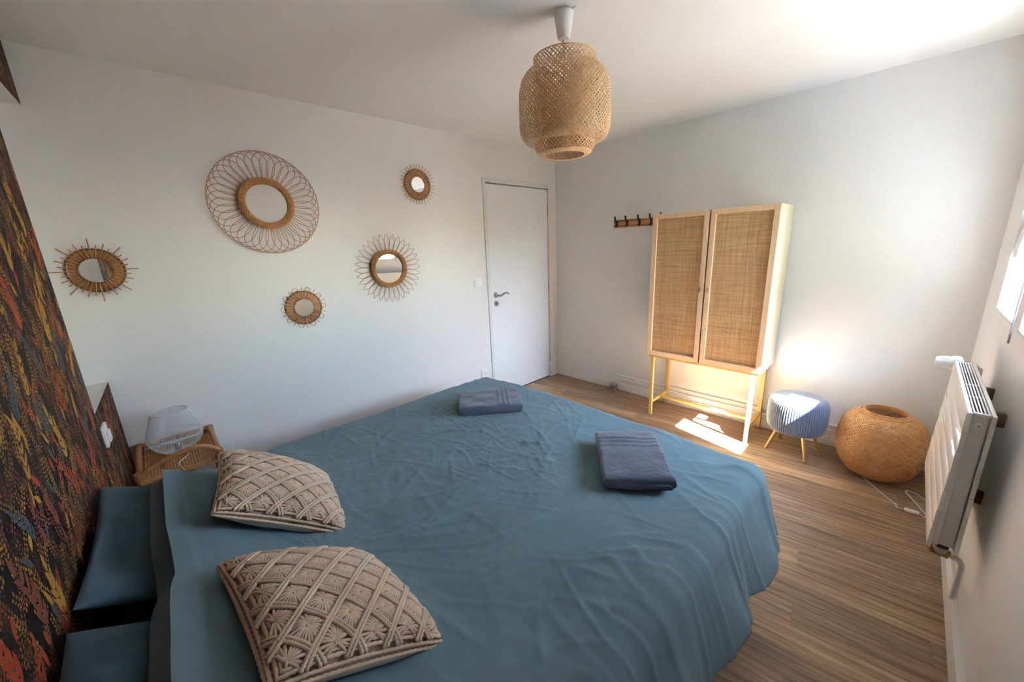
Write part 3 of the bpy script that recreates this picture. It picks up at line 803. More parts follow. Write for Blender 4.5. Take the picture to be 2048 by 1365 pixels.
for x in LX:
    for y in LYs:
        m = MB(); m.bar((x, y, 0.006), (x, y, CZ0-0.016), 0.026, 0.026, bev=0.002)
        lg = cpart(m, 'leg', M['gold'])
        MB().tube([(x, y, 0), (x, y, 0.006)], 0.011, 12).build('glide', M['oldbrass'], lg)
        sx = 1 if x < 1.7 else -1; sy = 1 if y < -0.2 else -1
        if sy < 0:
            cpart(MB().bar((x+sx*0.008, y, CZ0-0.060), (x+sx*0.060, y, CZ0-0.018), 0.012, 0.012), 'corner_brace', M['gold'])
        cpart(MB().bar((x, y+sy*0.008, CZ0-0.060), (x, y+sy*0.060, CZ0-0.018), 0.012, 0.012), 'corner_brace', M['gold'])
for x in LX: cpart(MB().box((x-0.011, LYs[0]+0.012, 0.112), (x+0.011, LYs[1]-0.012, 0.135), bev=0.0015), 'side_stretcher', M['gold'])
cpart(MB().box((LX[0]+0.0105, -0.200, 0.112), (LX[1]-0.0105, -0.178, 0.135), bev=0.0015), 'long_stretcher', M['gold'])

# ------------------------------------------------------------------ coat rack
rk = thing('coat_rack', 'wooden coat rack with four black hooks beside the cabinet', 'coat rack', (0.98, -0.001, 1.645))
MB().box((-0.258, -0.018, -0.034), (0.258, 0, 0.034), bev=0.002).build('rail', M['rackwood'], rk)
MB().box((-0.257, -0.0205, 0.019), (0.257, -0.017, 0.0235)).box((-0.257, -0.0205, -0.0235), (0.257, -0.017, -0.019)).build('groove_strip', M['black'], rk)
hk0 = None
for x in (-0.225, -0.118, 0.005, 0.115, 0.215):
    if hk0 is None:
        m = MB(); m.box((-0.010, -0.024, -0.026), (0.010, -0.018, 0.026), bev=0.002)
        pth = smoothpath([(0, -0.022, 0.010), (0, -0.034, 0.018), (0, -0.050, 0.036), (0, -0.060, 0.064)], 5)
        m.tube(pth, 0.0075, 8); m.tube(smoothpath([(0, -0.022, -0.018), (0, -0.036, -0.026), (0, -0.044, -0.018)], 4), 0.0075, 8)
        hk0 = m.build('hook', M['black'], rk, True, loc=(x, 0, 0))
    else: clone(hk0, rk, (x, 0, 0))

# ------------------------------------------------------------------ heating pipes along the back wall and tin
hp = thing('heating_pipe', 'pair of white painted heating pipes above the back baseboard', 'pipe', (0.80, -0.02, 0.09))
def wtube(parent, pts, r, mat, name, n=10):
    o = MB().tube(pts, r, n).build(name, mat, None, True); o.parent = parent
    o.matrix_parent_inverse = Matrix.Translation(-Vector(parent.location)); return o
wtube(hp, smoothpath([(0.775, 0.004, 0.172), (0.785, -0.007, 0.170), (0.83, -0.0095, 0.160), (0.95, -0.0095, 0.158), (3.03, -0.0095, 0.158)], 5), 0.0085, M['trim'], 'upper_pipe')
wtube(hp, smoothpath([(0.79, 0.004, 0.140), (0.80, -0.006, 0.136), (0.84, -0.0095, 0.118), (0.95, -0.0095, 0.117), (3.03, -0.0095, 0.117)], 5), 0.0085, M['trim'], 'lower_pipe')
for x in (1.285, 2.02):
    o = MB().box((x-0.009, -0.0185, 0.104), (x+0.009, 0.0, 0.130), bev=0.003).box((x-0.009, -0.0185, 0.145), (x+0.009, 0.0, 0.171), bev=0.003).build('pipe_clip', M['pvc']); rel(o, hp)
tin = thing('steel_pot', 'small ribbed steel pot on the floor against the back baseboard', 'pot', (0.785, -0.052, 0))
MB().lathe([(0, 0.0), (0.033, 0.0), (0.036, 0.003), (0.036, 0.030), (0.034, 0.032), (0.034, 0.035), (0.036, 0.037), (0.036, 0.048), (0.034, 0.050), (0.034, 0.053), (0.036, 0.055), (0.036, 0.064), (0.033, 0.068)], 32).build('pot_body', M['steel'], tin, True)
MB().lathe([(0.033, 0.068), (0.035, 0.070), (0.034, 0.075), (0.028, 0.079), (0, 0.081)], 32).build('pot_lid', M['steel'], tin, True)
MB().lathe([(0.0355, 0.0305), (0.0364, 0.0335), (0.0355, 0.0365)], 32).lathe([(0.0355, 0.0485), (0.0364, 0.0515), (0.0355, 0.0545)], 32).build('dark_band', M['black'], tin, True)

# ------------------------------------------------------------------ pleated stool
st = thing('pleated_stool', 'round blue grey pleated velvet stool with brass legs by the cabinet', 'stool', (2.338, -0.245, 0))
NPL = 76; na = NPL*8
prof = [(0.02, 0.160, 0), (0.12, 0.160, 0), (0.150, 0.166, .5), (0.163, 0.182, 1), (0.170, 0.215, 1), (0.172, 0.26, 1), (0.172, 0.31, 1), (0.170, 0.345, 1), (0.165, 0.370, 1), (0.156, 0.388, .8), (0.142, 0.399, .4), (0.12, 0.404, .12), (0.08, 0.406, 0), (0.03, 0.407, 0), (0.001, 0.407, 0)]
G = np.zeros((len(prof), na, 3)); th = np.arange(na)*2*PI/na
for i, (r, z, k) in enumerate(prof):
    rr = r + 0.0058*k*(np.abs(np.cos(th*NPL/2))**0.8 - 0.7)
    G[i, :, 0] = rr*np.cos(th); G[i, :, 1] = rr*np.sin(th); G[i, :, 2] = z
mb = MB(); mb.grid(G, wrap_u=True); mb.build('pleated_seat', M['velvet'], st, True, angle=60)
for k in range(4):
    a = math.radians(36 + 90*k)
    tx, ty = 0.105*math.cos(a), 0.105*math.sin(a); bx, by = 0.165*math.cos(a), 0.165*math.sin(a)
    lg = MB().tube([(tx, ty, 0.168), (bx, by, 0.012)], [0.0125, 0.0095], 14).build('leg', M['brass'], st, True)
    MB().tube([(bx*0.99, by*0.99, 0.016), (bx, by, 0.010), (bx*1.004, by*1.004, 0.0)], [0.0105, 0.0125, 0.0115], 14).build('leg_cap', M['brass'], lg, True)

# ------------------------------------------------------------------ woven shells (pendant, floor basket)
def arclen(pr_):
    d = [0.0]
    for i in range(1, len(pr_)): d.append(d[-1] + math.hypot(pr_[i][0]-pr_[i-1][0], pr_[i][1]-pr_[i-1][1]))
    return np.array(d)
def weave(prof, n, twist, wd, seg=40, amp=0.0012, jit=0.15, seed=1, only=None):
    """ribbons of bamboo that wind both ways round a profile of revolution (r, z)"""
    rr_ = random.Random(seed); d = arclen(prof); R_ = np.array([p[0] for p in prof]); Z_ = np.array([p[1] for p in prof])
    mb = MB()
    for sg in ((1, -1) if only is None else (only,)):
        for i in range(n):
            ph0 = 2*PI*(i + rr_.uniform(-jit, jit))/n + (0.3 if sg > 0 else 0)
            s = np.linspace(0, d[-1], seg+1); r = np.interp(s, d, R_); z = np.interp(s, d, Z_)
            ds = d[-1]/seg
            rm = np.maximum(r, 0.05)
            ph = ph0 + sg*np.concatenate([[0], np.cumsum(twist*ds/((rm[1:]+rm[:-1])/2))])
            o = sg*amp*np.cos(np.arange(seg+1)*PI + i*PI)
            x = (r+o)*np.cos(ph); y = (r+o)*np.sin(ph)
            P = np.stack([x, y, z], -1)
            T = np.gradient(P, axis=0); T /= np.linalg.norm(T, axis=1, keepdims=True)+1e-12
            dr = np.gradient(r); dz = np.gradient(z); nl = np.hypot(dr, dz)+1e-12
            Nn = np.stack([np.cos(ph)*dz/nl, np.sin(ph)*dz/nl, -dr/nl], -1)
            B = np.cross(T, Nn); B /= np.linalg.norm(B, axis=1, keepdims=True)+1e-12
            wv = wd*np.clip(r/np.max(R_), 0.55, 1.0)[:, None]
            G = np.stack([P-B*wv/2, P+B*wv/2], 1)
            mb.grid(G)
    return mb
PX, PY = 1.629, -1.909
pd = thing('pendant_lamp', 'woven bamboo pendant lamp with two nested shades hanging from the ceiling', 'lamp', (PX, PY, H))
MB().lathe([(0.0, -0.010), (0.036, -0.010), (0.0385, -0.014), (0.037, -0.03), (0.026, -0.098), (0.0225, -0.104), (0.006, -0.106), (0.006, -0.116), (0, -0.116)], 32).build('ceiling_cup', M['pvc'], pd, True)
MB().tube([(0.0, 0.0, 0.0), (0.006, -0.004, -0.011)], 0.010, 10).tube(smoothpath([(0.012, 0.004, -0.004), (0.03, 0.01, -0.006), (0.045, 0.016, -0.0015)], 4), 0.0012, 6).build('ceiling_hook', M['black'], pd, True)
MB().tube([(0, 0, -0.114), (0, 0, -0.30)], 0.0028, 8).build('cord', M['whitecord'], pd, True)
MB().lathe([(0.0, -0.30), (0.019, -0.30), (0.020, -0.345), (0.017, -0.36), (0, -0.36)], 20).build('lamp_holder', M['pvc'], pd, True)
MB().lathe([(0.012, -0.36), (0.016, -0.375), (0.029, -0.40), (0.031, -0.415), (0.026, -0.436), (0.010, -0.448), (0, -0.449)], 20).build('bulb', M['bulb'], pd, True)
inner = [(0.116, -0.170), (0.125, -0.173), (0.127, -0.195), (0.127, -0.30), (0.127, -0.42), (0.128, -0.478), (0.126, -0.508), (0.115, -0.526), (0.099, -0.534), (0.084, -0.536)]
outer = [(0.1285, -0.205), (0.140, -0.211), (0.162, -0.228), (0.180, -0.255), (0.188, -0.29), (0.190, -0.34), (0.190, -0.42), (0.187, -0.446), (0.176, -0.470), (0.156, -0.486), (0.1300, -0.490)]
s1 = weave(inner, 50, 1.0, 0.0045, 44, seed=2).build('inner_shade', M['bamboo_in'], pd, True); 
s2 = weave(outer, 72, 1.0, 0.0047, 44, seed=4).build('outer_shade', M['bamboo'], pd, True)
MB().lathe([(0.084, -0.537), (0.099, -0.5365), (0.115, -0.5285), (0.115, -0.5265), (0.099, -0.534), (0.084, -0.5355), (0.084, -0.537)], 48).build('bottom_rim', M['bamboo'], pd, True)
MB().tube([(0.1245*math.cos(a), 0.1245*math.sin(a), -0.1715) for a in np.linspace(0, 2*PI, 64, endpoint=False)], 0.0028, 6, closed=True).build('top_rim', M['bamboo'], pd, True)
sp = MB()
for k in range(3):
    a = 2*PI*k/3; sp.tube([(0.018*math.cos(a), 0.018*math.sin(a), -0.31), (0.1265*math.cos(a), 0.1265*math.sin(a), -0.188)], 0.0014, 6)
sp.build('wire_spider', M['wire'], pd, True)

bk = thing('basket_lamp', 'globe shaped woven bamboo floor lamp in the corner by the radiator', 'lamp', (2.764, -0.245, 0), (0, 0, 0.4))
sh = [(0.100, 0.408), (0.122, 0.405), (0.152, 0.391), (0.180, 0.361), (0.198, 0.315), (0.207, 0.262), (0.209, 0.205), (0.203, 0.15), (0.189, 0.098), (0.168, 0.055), (0.143, 0.024), (0.115, 0.006), (0.09, 0.002)]
weave(sh, 66, 1.25, 0.0072, 48, 0.0014, seed=9).build('woven_shade', M['bamboo_tan'], bk, True)
rim = MB()
rim.lathe([(0.098, 0.400), (0.104, 0.400), (0.099, 0.424), (0.095, 0.424), (0.098, 0.400)], 56)
rim.build('top_collar', M['bamboo_tan'], bk, True)
fl = []
for a in np.linspace(0, 2*PI, 60, endpoint=False):
    k = 0.5+0.5*math.cos(a+1.9)
    fl.append(a)
ring = MB(); ring.tube([((0.112+0.008*(0.5+0.5*math.cos(a+2.2)))*math.cos(a), (0.112+0.008*(0.5+0.5*math.cos(a+2.2)))*math.sin(a), 0.409) for a in fl], 0.0045, 6, closed=True)
ring.build('collar_band', M['bamboo_tan'], bk, True)
MB().lathe([(0.0, 0.004), (0.07, 0.004), (0.085, 0.0), (0.09, 0.0), (0.09, 0.008), (0.07, 0.010), (0, 0.010)], 40).build('base_disc', M['bamboo_tan'], bk, True)
MB().lathe([(0, 0.010), (0.02, 0.010), (0.02, 0.07), (0, 0.072)], 16).build('lamp_holder', M['pvc'], bk, True)
MB().lathe([(0.012, 0.072), (0.026, 0.10), (0.030, 0.12), (0.022, 0.142), (0, 0.15)], 18).build('bulb', M['bulb'], bk, True)
def wpart(mb, name, mat, parent, smooth=True):
    o = mb.build(name, mat, None, smooth); o.parent = parent
    o.matrix_parent_inverse = (Matrix.Translation(parent.location) @ Matrix.Rotation(parent.rotation_euler.z, 4, 'Z')).inverted(); return o
cpts = [(2.695, -0.330, 0.012), (2.710, -0.345, 0.016), (2.722, -0.350, 0.02), (2.735, -0.362, 0.004), (2.78, -0.43, 0.003), (2.83, -0.50, 0.003), (2.868, -0.548, 0.003), (2.880, -0.572, 0.003), (2.876, -0.588, 0.003), (2.895, -0.590, 0.005), (2.912, -0.592, 0.008)]
wpart(MB().tube(smoothpath(cpts, 6), 0.0026, 8), 'power_cord', M['whitecord'], bk)
wpart(MB().box((2.908, -0.604, 0.0), (2.966, -0.580, 0.018), bev=0.006), 'cord_switch', M['pvc'], bk)
cp2 = [(2.962, -0.592, 0.008), (2.985, -0.60, 0.004), (2.992, -0.57, 0.003), (2.972, -0.52, 0.003), (2.935, -0.43, 0.003), (2.912, -0.375, 0.003), (2.918, -0.352, 0.003), (2.95, -0.36, 0.003), (2.99, -0.40, 0.003)]
wpart(MB().tube(smoothpath(cp2, 6), 0.0026, 8), 'power_cord', M['whitecord'], bk)

# ------------------------------------------------------------------ radiator
RY0, RY1, RZ0, RZ1 = -1.474, -0.745, 0.372, 0.897
RXF, RXB = 2.944, 3.005
ra = thing('radiator', 'white panel radiator with ribbed front hung under the window', 'radiator', (2.975, -1.11, RZ0))
def rp(mb, name, mat, smooth=False, parent=None):
    o = mb.build(name, mat, None, smooth)
    if parent is None: rel(o, ra)
    else: o.parent = parent
    return o
n = 7; hh = (RZ1-RZ0)/n
for i in range(n):
    z0 = RZ0 + i*hh
    sl = 0.016*(1-(i+0.5)/n)
    rp(MB().box((RXF-sl, RY0, z0+0.0007), (RXF+0.011-sl, RY1, z0+hh-0.0007), bev=0.0018), 'front_panel', M['enamel'], True)
    rp(MB().box((RXB-0.011, RY0, z0+0.0007), (RXB, RY1, z0+hh-0.0007), bev=0.0018), 'rear_panel', M['enamel'], True)
rp(MB().box((RXF-0.003, RY0+0.004, RZ0+0.012), (RXF+0.011, RY1-0.004, RZ1-0.006)), 'front_core', M['enamel'])
rp(MB().box((RXF+0.011, RY0+0.010, RZ0+0.015), (RXB-0.014, RY0+0.013, RZ1-0.004), bev=0.001), 'side_cover', M['enamel_grey'])
rp(MB().box((RXF+0.011, RY1-0.013, RZ0+0.015), (RXB-0.014, RY1-0.010, RZ1-0.004), bev=0.001), 'side_cover', M['enamel_grey'])
fn = MB()
k = 0
y = RY0+0.02
while y < RY1-0.02:
    fn.box((RXF+0.012, y, RZ0+0.03), (RXB-0.013, y+0.002, RZ1-0.03)); y += 0.012
rp(fn, 'heating_fin', M['fin'])
x0g, x1g = RXF+0.011, RXB-0.013
for k in range(5):
    x = x0g + 0.003 + (x1g-x0g-0.006)*k/4
    rp(MB().box((x-0.0016, RY0+0.016, RZ1-0.005), (x+0.0016, RY1-0.014, RZ1)), 'grille_bar', M['enamel'])
for q in (RY0+0.016, RY0+0.20, RY0+0.36, RY0+0.56, RY1-0.018):
    rp(MB().box((x0g, q-0.0025, RZ1-0.005), (x1g, q+0.0025, RZ1-0.0005)), 'grille_crossbar', M['enamel'])
rp(MB().box((x0g, RY0+0.006, RZ1-0.012), (x1g, RY0+0.016, RZ1), bev=0.002), 'end_cap', M['enamel'], True)
pl = rp(MB().lathe([(0.0, -0.010), (0.007, -0.010), (0.0075, -0.006), (0.012, -0.006), (0.0125, 0.0), (0.0125, 0.012)], 20, ((RXF+RXB)/2-0.002, RY0+0.010, RZ1-0.042), axis='y'), 'air_plug', M['enamel'], True)
rp(MB().tube([((RXF+RXB)/2-0.002, RY0-0.0008, RZ1-0.042), ((RXF+RXB)/2-0.002, RY0+0.001, RZ1-0.042)], 0.004, 10), 'plug_screw', M['steel'], True)
for z in (RZ0+0.12, RZ1-0.09):
    rp(MB().box((RXB-0.004, RY0+0.25, z-0.025), (W-0.0005, RY0+0.27, z+0.025), bev=0.002), 'wall_bracket', M['bracket'])
    rp(MB().box((RXB-0.004, RY1-0.15, z-0.025), (W-0.0005, RY1-0.13, z+0.025), bev=0.002), 'wall_bracket', M['bracket'])
# thermostatic head at the far top end
vc = Vector((2.966, RY1+0.030, RZ1-0.018))
rp(MB().tube([vc+Vector((0.0, -0.034, -0.01)), vc], 0.011, 12), 'valve_union', M['nickel'], True)
hd = MB()
hp_ = [(0.016, 0.006), (0.030, 0.0), (0.034, -0.006), (0.034, -0.026), (0.029, -0.032), (0.026, -0.055), (0.023, -0.074), (0.019, -0.080), (0.0, -0.081)]
hd.lathe(hp_, 22, tuple(vc), axis='x')
for k in range(11):
    a = 2*PI*k/11
    hd.bar(vc+Vector((-0.038, 0.0282*math.cos(a), 0.0282*math.sin(a))), vc+Vector((-0.072, 0.0232*math.cos(a), 0.0232*math.sin(a))), 0.004, 0.003)
rp(hd, 'thermostat_head', M['pvc'], True)
rp(MB().tube(smoothpath([vc, vc+Vector((0.03, 0.004, 0)), vc+Vector((0.052, 0.006, -0.012)), vc+Vector((0.060, 0.006, -0.05)), vc+Vector((0.062, 0.006, -0.36)), vc+Vector((0.062, 0.006, -0.66)), vc+Vector((0.062, 0.002, -0.686))], 6), 0.0085, 10), 'feed_pipe', M['enamel_grey'], True)
# lower valve under the near end and its grey pipe
lv = Vector((2.966, -1.450, 0.352))
rp(MB().tube([lv+Vector((0, 0, 0.024)), lv+Vector((0, 0, 0.006)), lv+Vector((0, 0, -0.004))], [0.019, 0.019, 0.015], 16), 'union_nut', M['steel'], True)
rp(MB().tube([lv+Vector((-0.024, 0, 0)), lv+Vector((-0.016, 0, 0)), lv+Vector((0.0, 0, 0)), lv+Vector((0.010, 0, 0)), lv+Vector((0.022, 0, -0.003))], [0.011, 0.014, 0.016, 0.015, 0.015], 14), 'lower_valve', M['oldbrass'], True)
rp(MB().tube([lv+Vector((-0.032, 0, 0)), lv+Vector((-0.024, 0, 0))], [0.006, 0.008], 8), 'valve_cap', M['brass'], True)
rp(MB().tube([lv+Vector((0.022, 0, -0.003)), lv+Vector((0.037, 0, -0.006))], [0.009, 0.008], 6), 'compression_nut', M['brass'], True)
rp(MB().tube(smoothpath([lv+Vector((0.034, 0, -0.005)), lv+Vector((0.046, 0, -0.009)), lv+Vector((0.055, -0.001, -0.024)), (3.0225, -1.452, 0.30), (3.0225, -1.453, 0.235), (3.0225, -1.452, 0.205), (3.023, -1.440, 0.190), (3.024, -1.41, 0.188)], 6), 0.0085, 12), 'return_pipe', M['enamel_grey'], True)
# pipes along the foot of the window wall
hp2 = thing('heating_pipe', 'white heating pipes under the radiator on the window wall', 'pipe', (3.03, -1.0, 0.1))
wtube(hp2, [(3.030, -1.40, 0.150), (3.030, -0.03, 0.117)], 0.0085, M['trim'], 'lower_pipe')
wtube(hp2, [(3.030, -1.41, 0.188), (3.030, -0.03, 0.158)], 0.0085, M['trim'], 'upper_pipe')
for y in (-0.6,):
    o = MB().box((W-0.036, y-0.009, 0.108), (W-0.0005, y+0.009, 0.190), bev=0.003).build('pipe_clip', M['pvc']); rel(o, hp2)
# crank rod of the roller shutter
cr = thing('shutter_crank', 'slim grey roller shutter crank rod hanging between the two windows', 'rod', (W-0.014, -0.985, 1.045))
MB().tube([(0.0, 0, 0.0), (0.0, 0, 1.03)], 0.0036, 10).build('rod', M['rod'], cr, True)
MB().tube(smoothpath([(0, 0, 1.03), (0.004, 0, 1.06), (0.013, 0, 1.08)], 4), 0.006, 10).build('universal_joint', M['pvc'], cr, True)
MB().box((-0.004, -0.008, 0.60), (0.0135, 0.008, 0.62), bev=0.003).build('rod_clip', M['pvc'], cr)

# ------------------------------------------------------------------ switch and sockets
sw = thing('light_switch', 'white round button light switch beside the door frame', 'switch', (0.0, -1.127, 1.172))
MB().box((0, -0.041, -0.041), (0.009, 0.041, 0.041), bev=0.003).build('plate', M['pvc'], sw)
MB().lathe([(0.0, 0.014), (0.021, 0.0135), (0.0235, 0.011), (0.0235, 0.008)], 30, axis='x').build('button', M['trim'], sw, True)
sk = thing('wall_socket', 'white wall socket low on the wall beside the door', 'socket', (0.0, -1.112, 0.292))
MB().box((0, -0.041, -0.041), (0.010, 0.041, 0.041), bev=0.003).build('plate', M['pvc'], sk)
MB().lathe([(0.0215, 0.0105), (0.0205, 0.0105), (0.020, 0.001), (0.0, 0.001)], 28, (0.0006, 0, 0), axis='x').build('socket_well', M['frame_grey'], sk, True)
MB().tube([(0.001, 0.009, 0), (0.0116, 0.009, 0)], 0.003, 8).tube([(0.001, -0.009, 0), (0.0116, -0.009, 0)], 0.003, 8).build('contact', M['dark'], sk, True)
ws = thing('wall_socket', 'white socket with plug on the dark floral wallpaper below the niche', 'socket', (0.522, YD+KD*0.522, 0.790), (0, 0, math.atan(KD)))
MB().box((-0.045, 0.0008, -0.044), (0.045, 0.011, 0.044), bev=0.003).build('plate', M['pvc'], ws)
MB().box((-0.022, 0.011, -0.030), (0.022, 0.020, 0.018), bev=0.004).build('plug', M['pvc'], ws)

# ------------------------------------------------------------------ rattan mirrors on the left wall
def braid(Rc, rm, nst, wind, tr, sx=0.0, seg=None):
    """braided ring: strands winding both ways round a torus lying in the wall plane"""
    mb = MB(); seg = seg or int(wind*9)
    for sg in (1, -1):
        for i in range(nst):
            pts = []
            for q in range(seg):
                ph = 2*PI*q/seg; mi = sg*(wind/1.0)*ph/nst*1.0 + 2*PI*i/nst
                mi = sg*round(wind/nst)*ph + 2*PI*i/nst
                rr = Rc + rm*math.cos(mi); x = sx + rm*0.8*math.sin(mi)
                pts.append((x, rr*math.cos(ph), rr*math.sin(ph)))
            mb.tube(pts, tr, 5, closed=True)
    return mb
def torus(Rc, r, x=0.0, n=64, k=8):
    return MB().tube([(x, Rc*math.cos(a), Rc*math.sin(a)) for a in np.linspace(0, 2*PI, n, endpoint=False)], r, k, closed=True)
def disc(r, x, th_=0.003):
    return MB().lathe([(0, x+th_), (r-0.001, x+th_), (r, x+th_-0.001), (r, x), (0, x)], 56, axis='x')
def mirror_base(label, y, z, rot):
    return thing('rattan_mirror', label, 'mirror', (0.0, y, z), rot, group='rattan mirrors on the white wall')
# large looped mirror
mB = mirror_base('largest rattan mirror, with wide overlapping loops', -2.704, 1.786, (0, 0, 0))
disc(0.113, 0.016).build('mirror_glass', M['mirror'], mB, True)
braid(0.127, 0.0165, 8, 40, 0.0034, 0.024, 240).build('braided_ring', M['rattan_gold'], mB, True)
torus(0.127, 0.0125, 0.022).build('ring_core', M['rattan_dark'], mB, True)
NL = 38; lp0 = None
for i in range(NL):
    if lp0 is None:
        pts = []
        th0 = math.radians(25)
        for t in np.linspace(0, 1, 34):
            ph = th0*math.cos(PI*t)*(0.80+0.20*math.sin(PI*t)); r = 0.130 + 0.158*math.sin(PI*t)**0.72
            pts.append((0.016 + 0.012*t, r*math.sin(ph), r*math.cos(ph)))
        lp0 = MB().tube(pts, 0.0018, 6).build('rattan_loop', M['rattan'], mB, True)
    else: clone(lp0, mB, None, (2*PI*i/NL, 0, 0))
# petal mirror
mD = mirror_base('rattan mirror with thin pointed petals, right of the large looped one', -1.980, 1.357, (0, math.radians(2.6), math.radians(-5.1)))
disc(0.110, 0.024).build('mirror_glass', M['mirror'], mD, True)
braid(0.122, 0.0145, 8, 48, 0.0029, 0.032, 260).build('braided_ring', M['rattan_gold'], mD, True)
torus(0.122, 0.011, 0.030).build('ring_core', M['rattan_dark'], mD, True)
NPt = 32; p0 = None
for i in range(NPt):
    if p0 is None:
        pts = [(0.026, 0.006, 0.125)]
        for t in np.linspace(0, 1, 9): pts.append((0.026+0.004*t, 0.0185*math.sin(PI*t**0.9)+0.004*(1-t), 0.13+0.122*t))
        for t in np.linspace(1, 0, 9)[1:]: pts.append((0.026+0.004*t, -0.0185*math.sin(PI*t**0.9)-0.004*(1-t), 0.13+0.122*t))
        p0 = MB().tube(pts, 0.0017, 6).build('rattan_petal', M['rattan'], mD, True)
    else: clone(p0, mD, None, (2*PI*i/NPt, 0, 0))
def spoke_mirror(t, rg, r1, r2, n, lens, mats, loop=False, sw_=0.0028):
    disc(rg+0.004, 0.012).build('mirror_glass', M['mirror'], t, True)
    MB().lathe([(rg+0.006, 0.008), (r2-0.002, 0.006), (r2-0.002, 0.003), (rg+0.006, 0.004), (rg+0.006, 0.008)], 48, axis='x').build('hoop_shadow_fill', M['rattan_dark'] if mats[1] is None else mats[1], t, True)  # brown fill between hoops, painting in shadowed wall behind the pale sticks
    torus(rg+0.007, 0.0042, 0.012, 56, 6).build('inner_hoop', M['rattan_dark'], t, True)
    torus(r2, 0.0042, 0.007, 56, 6).build('outer_hoop', M['rattan_dark'], t, True)
    kn = MB()
    for i in range(n):
        a = 2*PI*(i+0.5)/n
        kn.bar((0.0125, (r2-0.0055)*math.cos(a), (r2-0.0055)*math.sin(a)), (0.0125, (r2+0.0055)*math.cos(a), (r2+0.0055)*math.sin(a)), 0.006, 0.008, up=(1,0,0))
    kn.build('outer_binding', M['rattan_dark'], t)
    first = {}
    for i in range(n):
        L_ = lens[i % len(lens)]; key = L_
        if key not in first:
            if L_ > 0:
                o = MB().tube([(0.0165, 0, rg+0.001), (0.0155, 0, L_)], sw_, 7).build('rattan_stick', mats[0], t, True)
            else:
                hl = -L_; pts = [(0.0165, -0.0065, rg+0.002), (0.015, -0.0095, hl-0.034)]
                for q in np.linspace(PI*1.15, -PI*0.15, 13): pts.append((0.015, 0.0155*math.cos(q), hl-0.0155+0.0155*math.sin(q)))
                pts += [(0.015, 0.0095, hl-0.034), (0.0165, 0.0065, rg+0.002)]
                o = MB().tube(pts, 0.0021, 7).build('rattan_loop', mats[0], t, True)
            first[key] = o; o.rotation_euler = (2*PI*i/n, 0, 0)
        else: clone(first[key], t, None, (2*PI*i/n, 0, 0))
mA = mirror_base('small stick sun mirror next to the dark wallpaper, sticks of uneven length', -3.478, 1.448, (0, 0, math.radians(-4.0)))
spoke_mirror(mA, 0.053, 0.060, 0.100, 32, [0.150, 0.119, 0.133, 0.122], (M['rattan'], M['rattan_gold']), sw_=0.0025)
mC = mirror_base('small stick sun mirror highest on the wall, nearest the door', -1.664, 1.969, (0, 0, 0))
spoke_mirror(mC, 0.054, 0.061, 0.108, 32, [0.147], (M['rattan_pale'], M['rattan']), sw_=0.0026)
mE = mirror_base('small sun mirror with keyhole loops between its sticks, lowest on the wall', -2.598, 1.145, (0, 0, 0))
spoke_mirror(mE, 0.054, 0.061, 0.106, 20, [0.136, -0.134], (M['rattan_pale'], M['rattan']), sw_=0.0024)

# ------------------------------------------------------------------ nightstand
NX0, NX1, NY0, NY1, NZ = 0.035, 0.425, -3.515, -3.215, 0.525
ns = thing('rattan_nightstand', 'rattan nightstand with railed top between bed and wall', 'nightstand', (0.23, -3.365, 0))
def npart(mb, name, mat, smooth=True): return rel(mb.build(name, mat, None, smooth), ns)
top = MB(); top.box((NX0+0.01, NY0+0.01, NZ-0.045), (NX1-0.01, NY1-0.01, NZ-0.03))
npart(top, 'tray_board', M['rattan_gold'], False)
# woven strips of the top
for i in range(24):
    y = NY0+0.018 + (NY1-NY0-0.036)*i/23
    pts = [(NX0+0.012 + (NX1-NX0-0.024)*k/14, y, NZ-0.028 + 0.0022*math.cos(k*PI/2.0 + i*PI)) for k in range(15)]
    npart(MB().tube(pts, 0.0056, 6), 'woven_strip', M['rattan_gold'])
for x in (NX0, NX1):
    for y in (NY0, NY1):
        npart(MB().tube([(x, y, 0), (x, y, NZ+0.004)], 0.0135, 12), 'post', M['rattan'])
        wb = MB(); pts = [(x+0.0155*math.cos(a), y+0.0155*math.sin(a), NZ-0.035+0.05*a/(2*PI*7)) for a in np.linspace(0, 2*PI*7, 100)]
        wb.tube(pts, 0.0030, 5); npart(wb, 'cane_wrap', M['rattan'])
for (a, b) in (((NX0, NY0), (NX1, NY0)), ((NX0, NY0), (NX0, NY1)), ((NX0, NY1), (NX1, NY1))):
    npart(MB().tube([(a[0], a[1], NZ), (b[0], b[1], NZ)], 0.0125, 12), 'rail', M['rattan'])
    npart(MB().tube([(a[0], a[1], NZ-0.045), (b[0], b[1], NZ-0.045)], 0.009, 10), 'lower_rail', M['rattan'])
    npart(MB().tube([(a[0], a[1], 0.12), (b[0], b[1], 0.12)], 0.010, 10), 'lower_rail', M['rattan'])
npart(MB().tube([(NX1, NY0, NZ-0.045), (NX1, NY1, NZ-0.045)], 0.009, 10), 'lower_rail', M['rattan'])
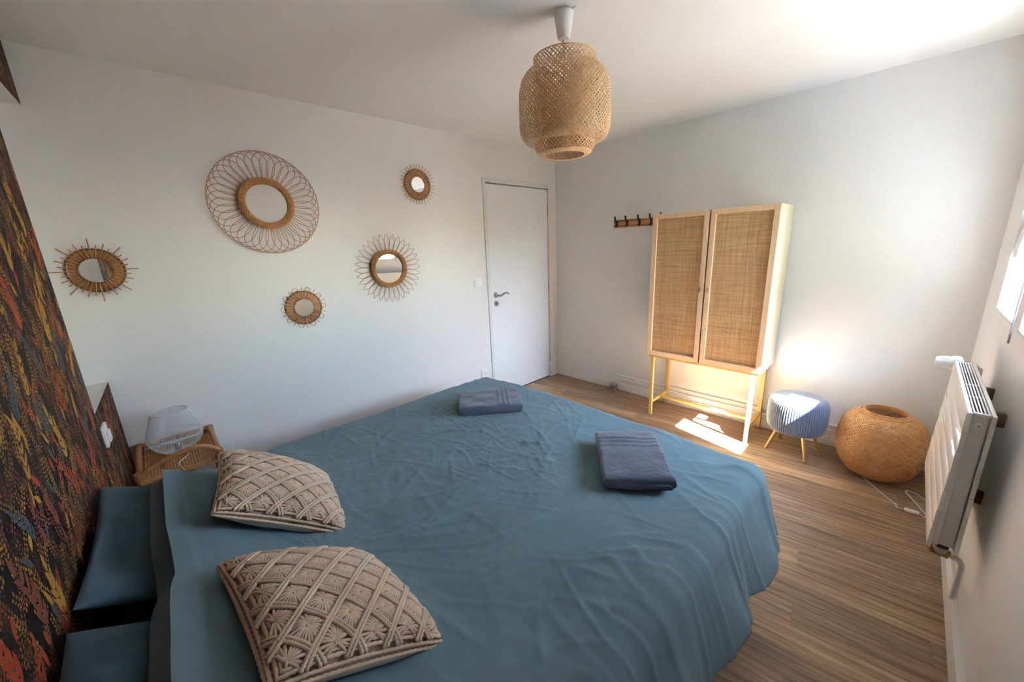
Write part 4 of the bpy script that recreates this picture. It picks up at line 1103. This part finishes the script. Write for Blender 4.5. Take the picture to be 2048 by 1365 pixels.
npart(MB().tube(smoothpath([(NX1, NY0, NZ-0.004), (NX1+0.004, NY0+0.05, NZ+0.026), (NX1+0.006, (NY0+NY1)/2-0.02, NZ+0.052), (NX1+0.006, (NY0+NY1)/2+0.06, NZ+0.062), (NX1+0.004, NY1-0.045, NZ+0.048), (NX1, NY1-0.006, NZ+0.012), (NX1, NY1, NZ-0.02)], 8), 0.0120, 12), 'bent_handle', M['rattan'])

# wire lamp
lz = NZ-0.022
wl_ = thing('wire_table_lamp', 'pale wire cage table lamp on the rattan nightstand', 'lamp', (0.190, -3.362, lz))
lpz = [(0.048, 0.004), (0.072, 0.018), (0.094, 0.040), (0.108, 0.064), (0.1135, 0.086), (0.1125, 0.100), (0.104, 0.130), (0.092, 0.168), (0.080, 0.206), (0.075, 0.222)]
wires = MB(); nw = 92
for i in range(nw):
    a = 2*PI*i/nw; tw = 0.12
    wires.tube([(r*math.cos(a+tw*z), r*math.sin(a+tw*z), z) for r, z in lpz], 0.00085, 4, caps=False)
o = wires.build('cage_wire', M['wire'], wl_, True); o['kind'] = 'stuff'
for r, z, t_ in ((0.075, 0.222, 0.0021), (0.1140, 0.092, 0.0019), (0.048, 0.004, 0.0026)):
    MB().tube([(r*math.cos(a), r*math.sin(a), z) for a in np.linspace(0, 2*PI, 64, endpoint=False)], t_, 6, closed=True).build('cage_ring', M['wire'], wl_, True)
MB().lathe([(0, 0.001), (0.047, 0.001), (0.047, 0.006), (0.02, 0.008), (0, 0.008)], 32).build('base_plate', M['wire'], wl_, True)
MB().lathe([(0.0, 0.008), (0.013, 0.008), (0.0135, 0.04), (0.011, 0.045), (0, 0.045)], 18).build('lamp_holder', M['steel'], wl_, True)
MB().lathe([(0.010, 0.045), (0.013, 0.056), (0.022, 0.076), (0.0235, 0.088), (0.018, 0.104), (0, 0.111)], 18).build('bulb', M['clear'], wl_, True)
cd = MB().tube(smoothpath([(0.05, 0.03, 0.004), (0.10, 0.03, 0.003), (0.16, -0.005, 0.004), (0.20, -0.012, 0.003), (0.235, 0.0, -0.012), (0.2475, 0.012, -0.05), (0.25, 0.016, -0.2)], 7), 0.0022, 7).build('power_cord', M['whitecord'], wl_, True)
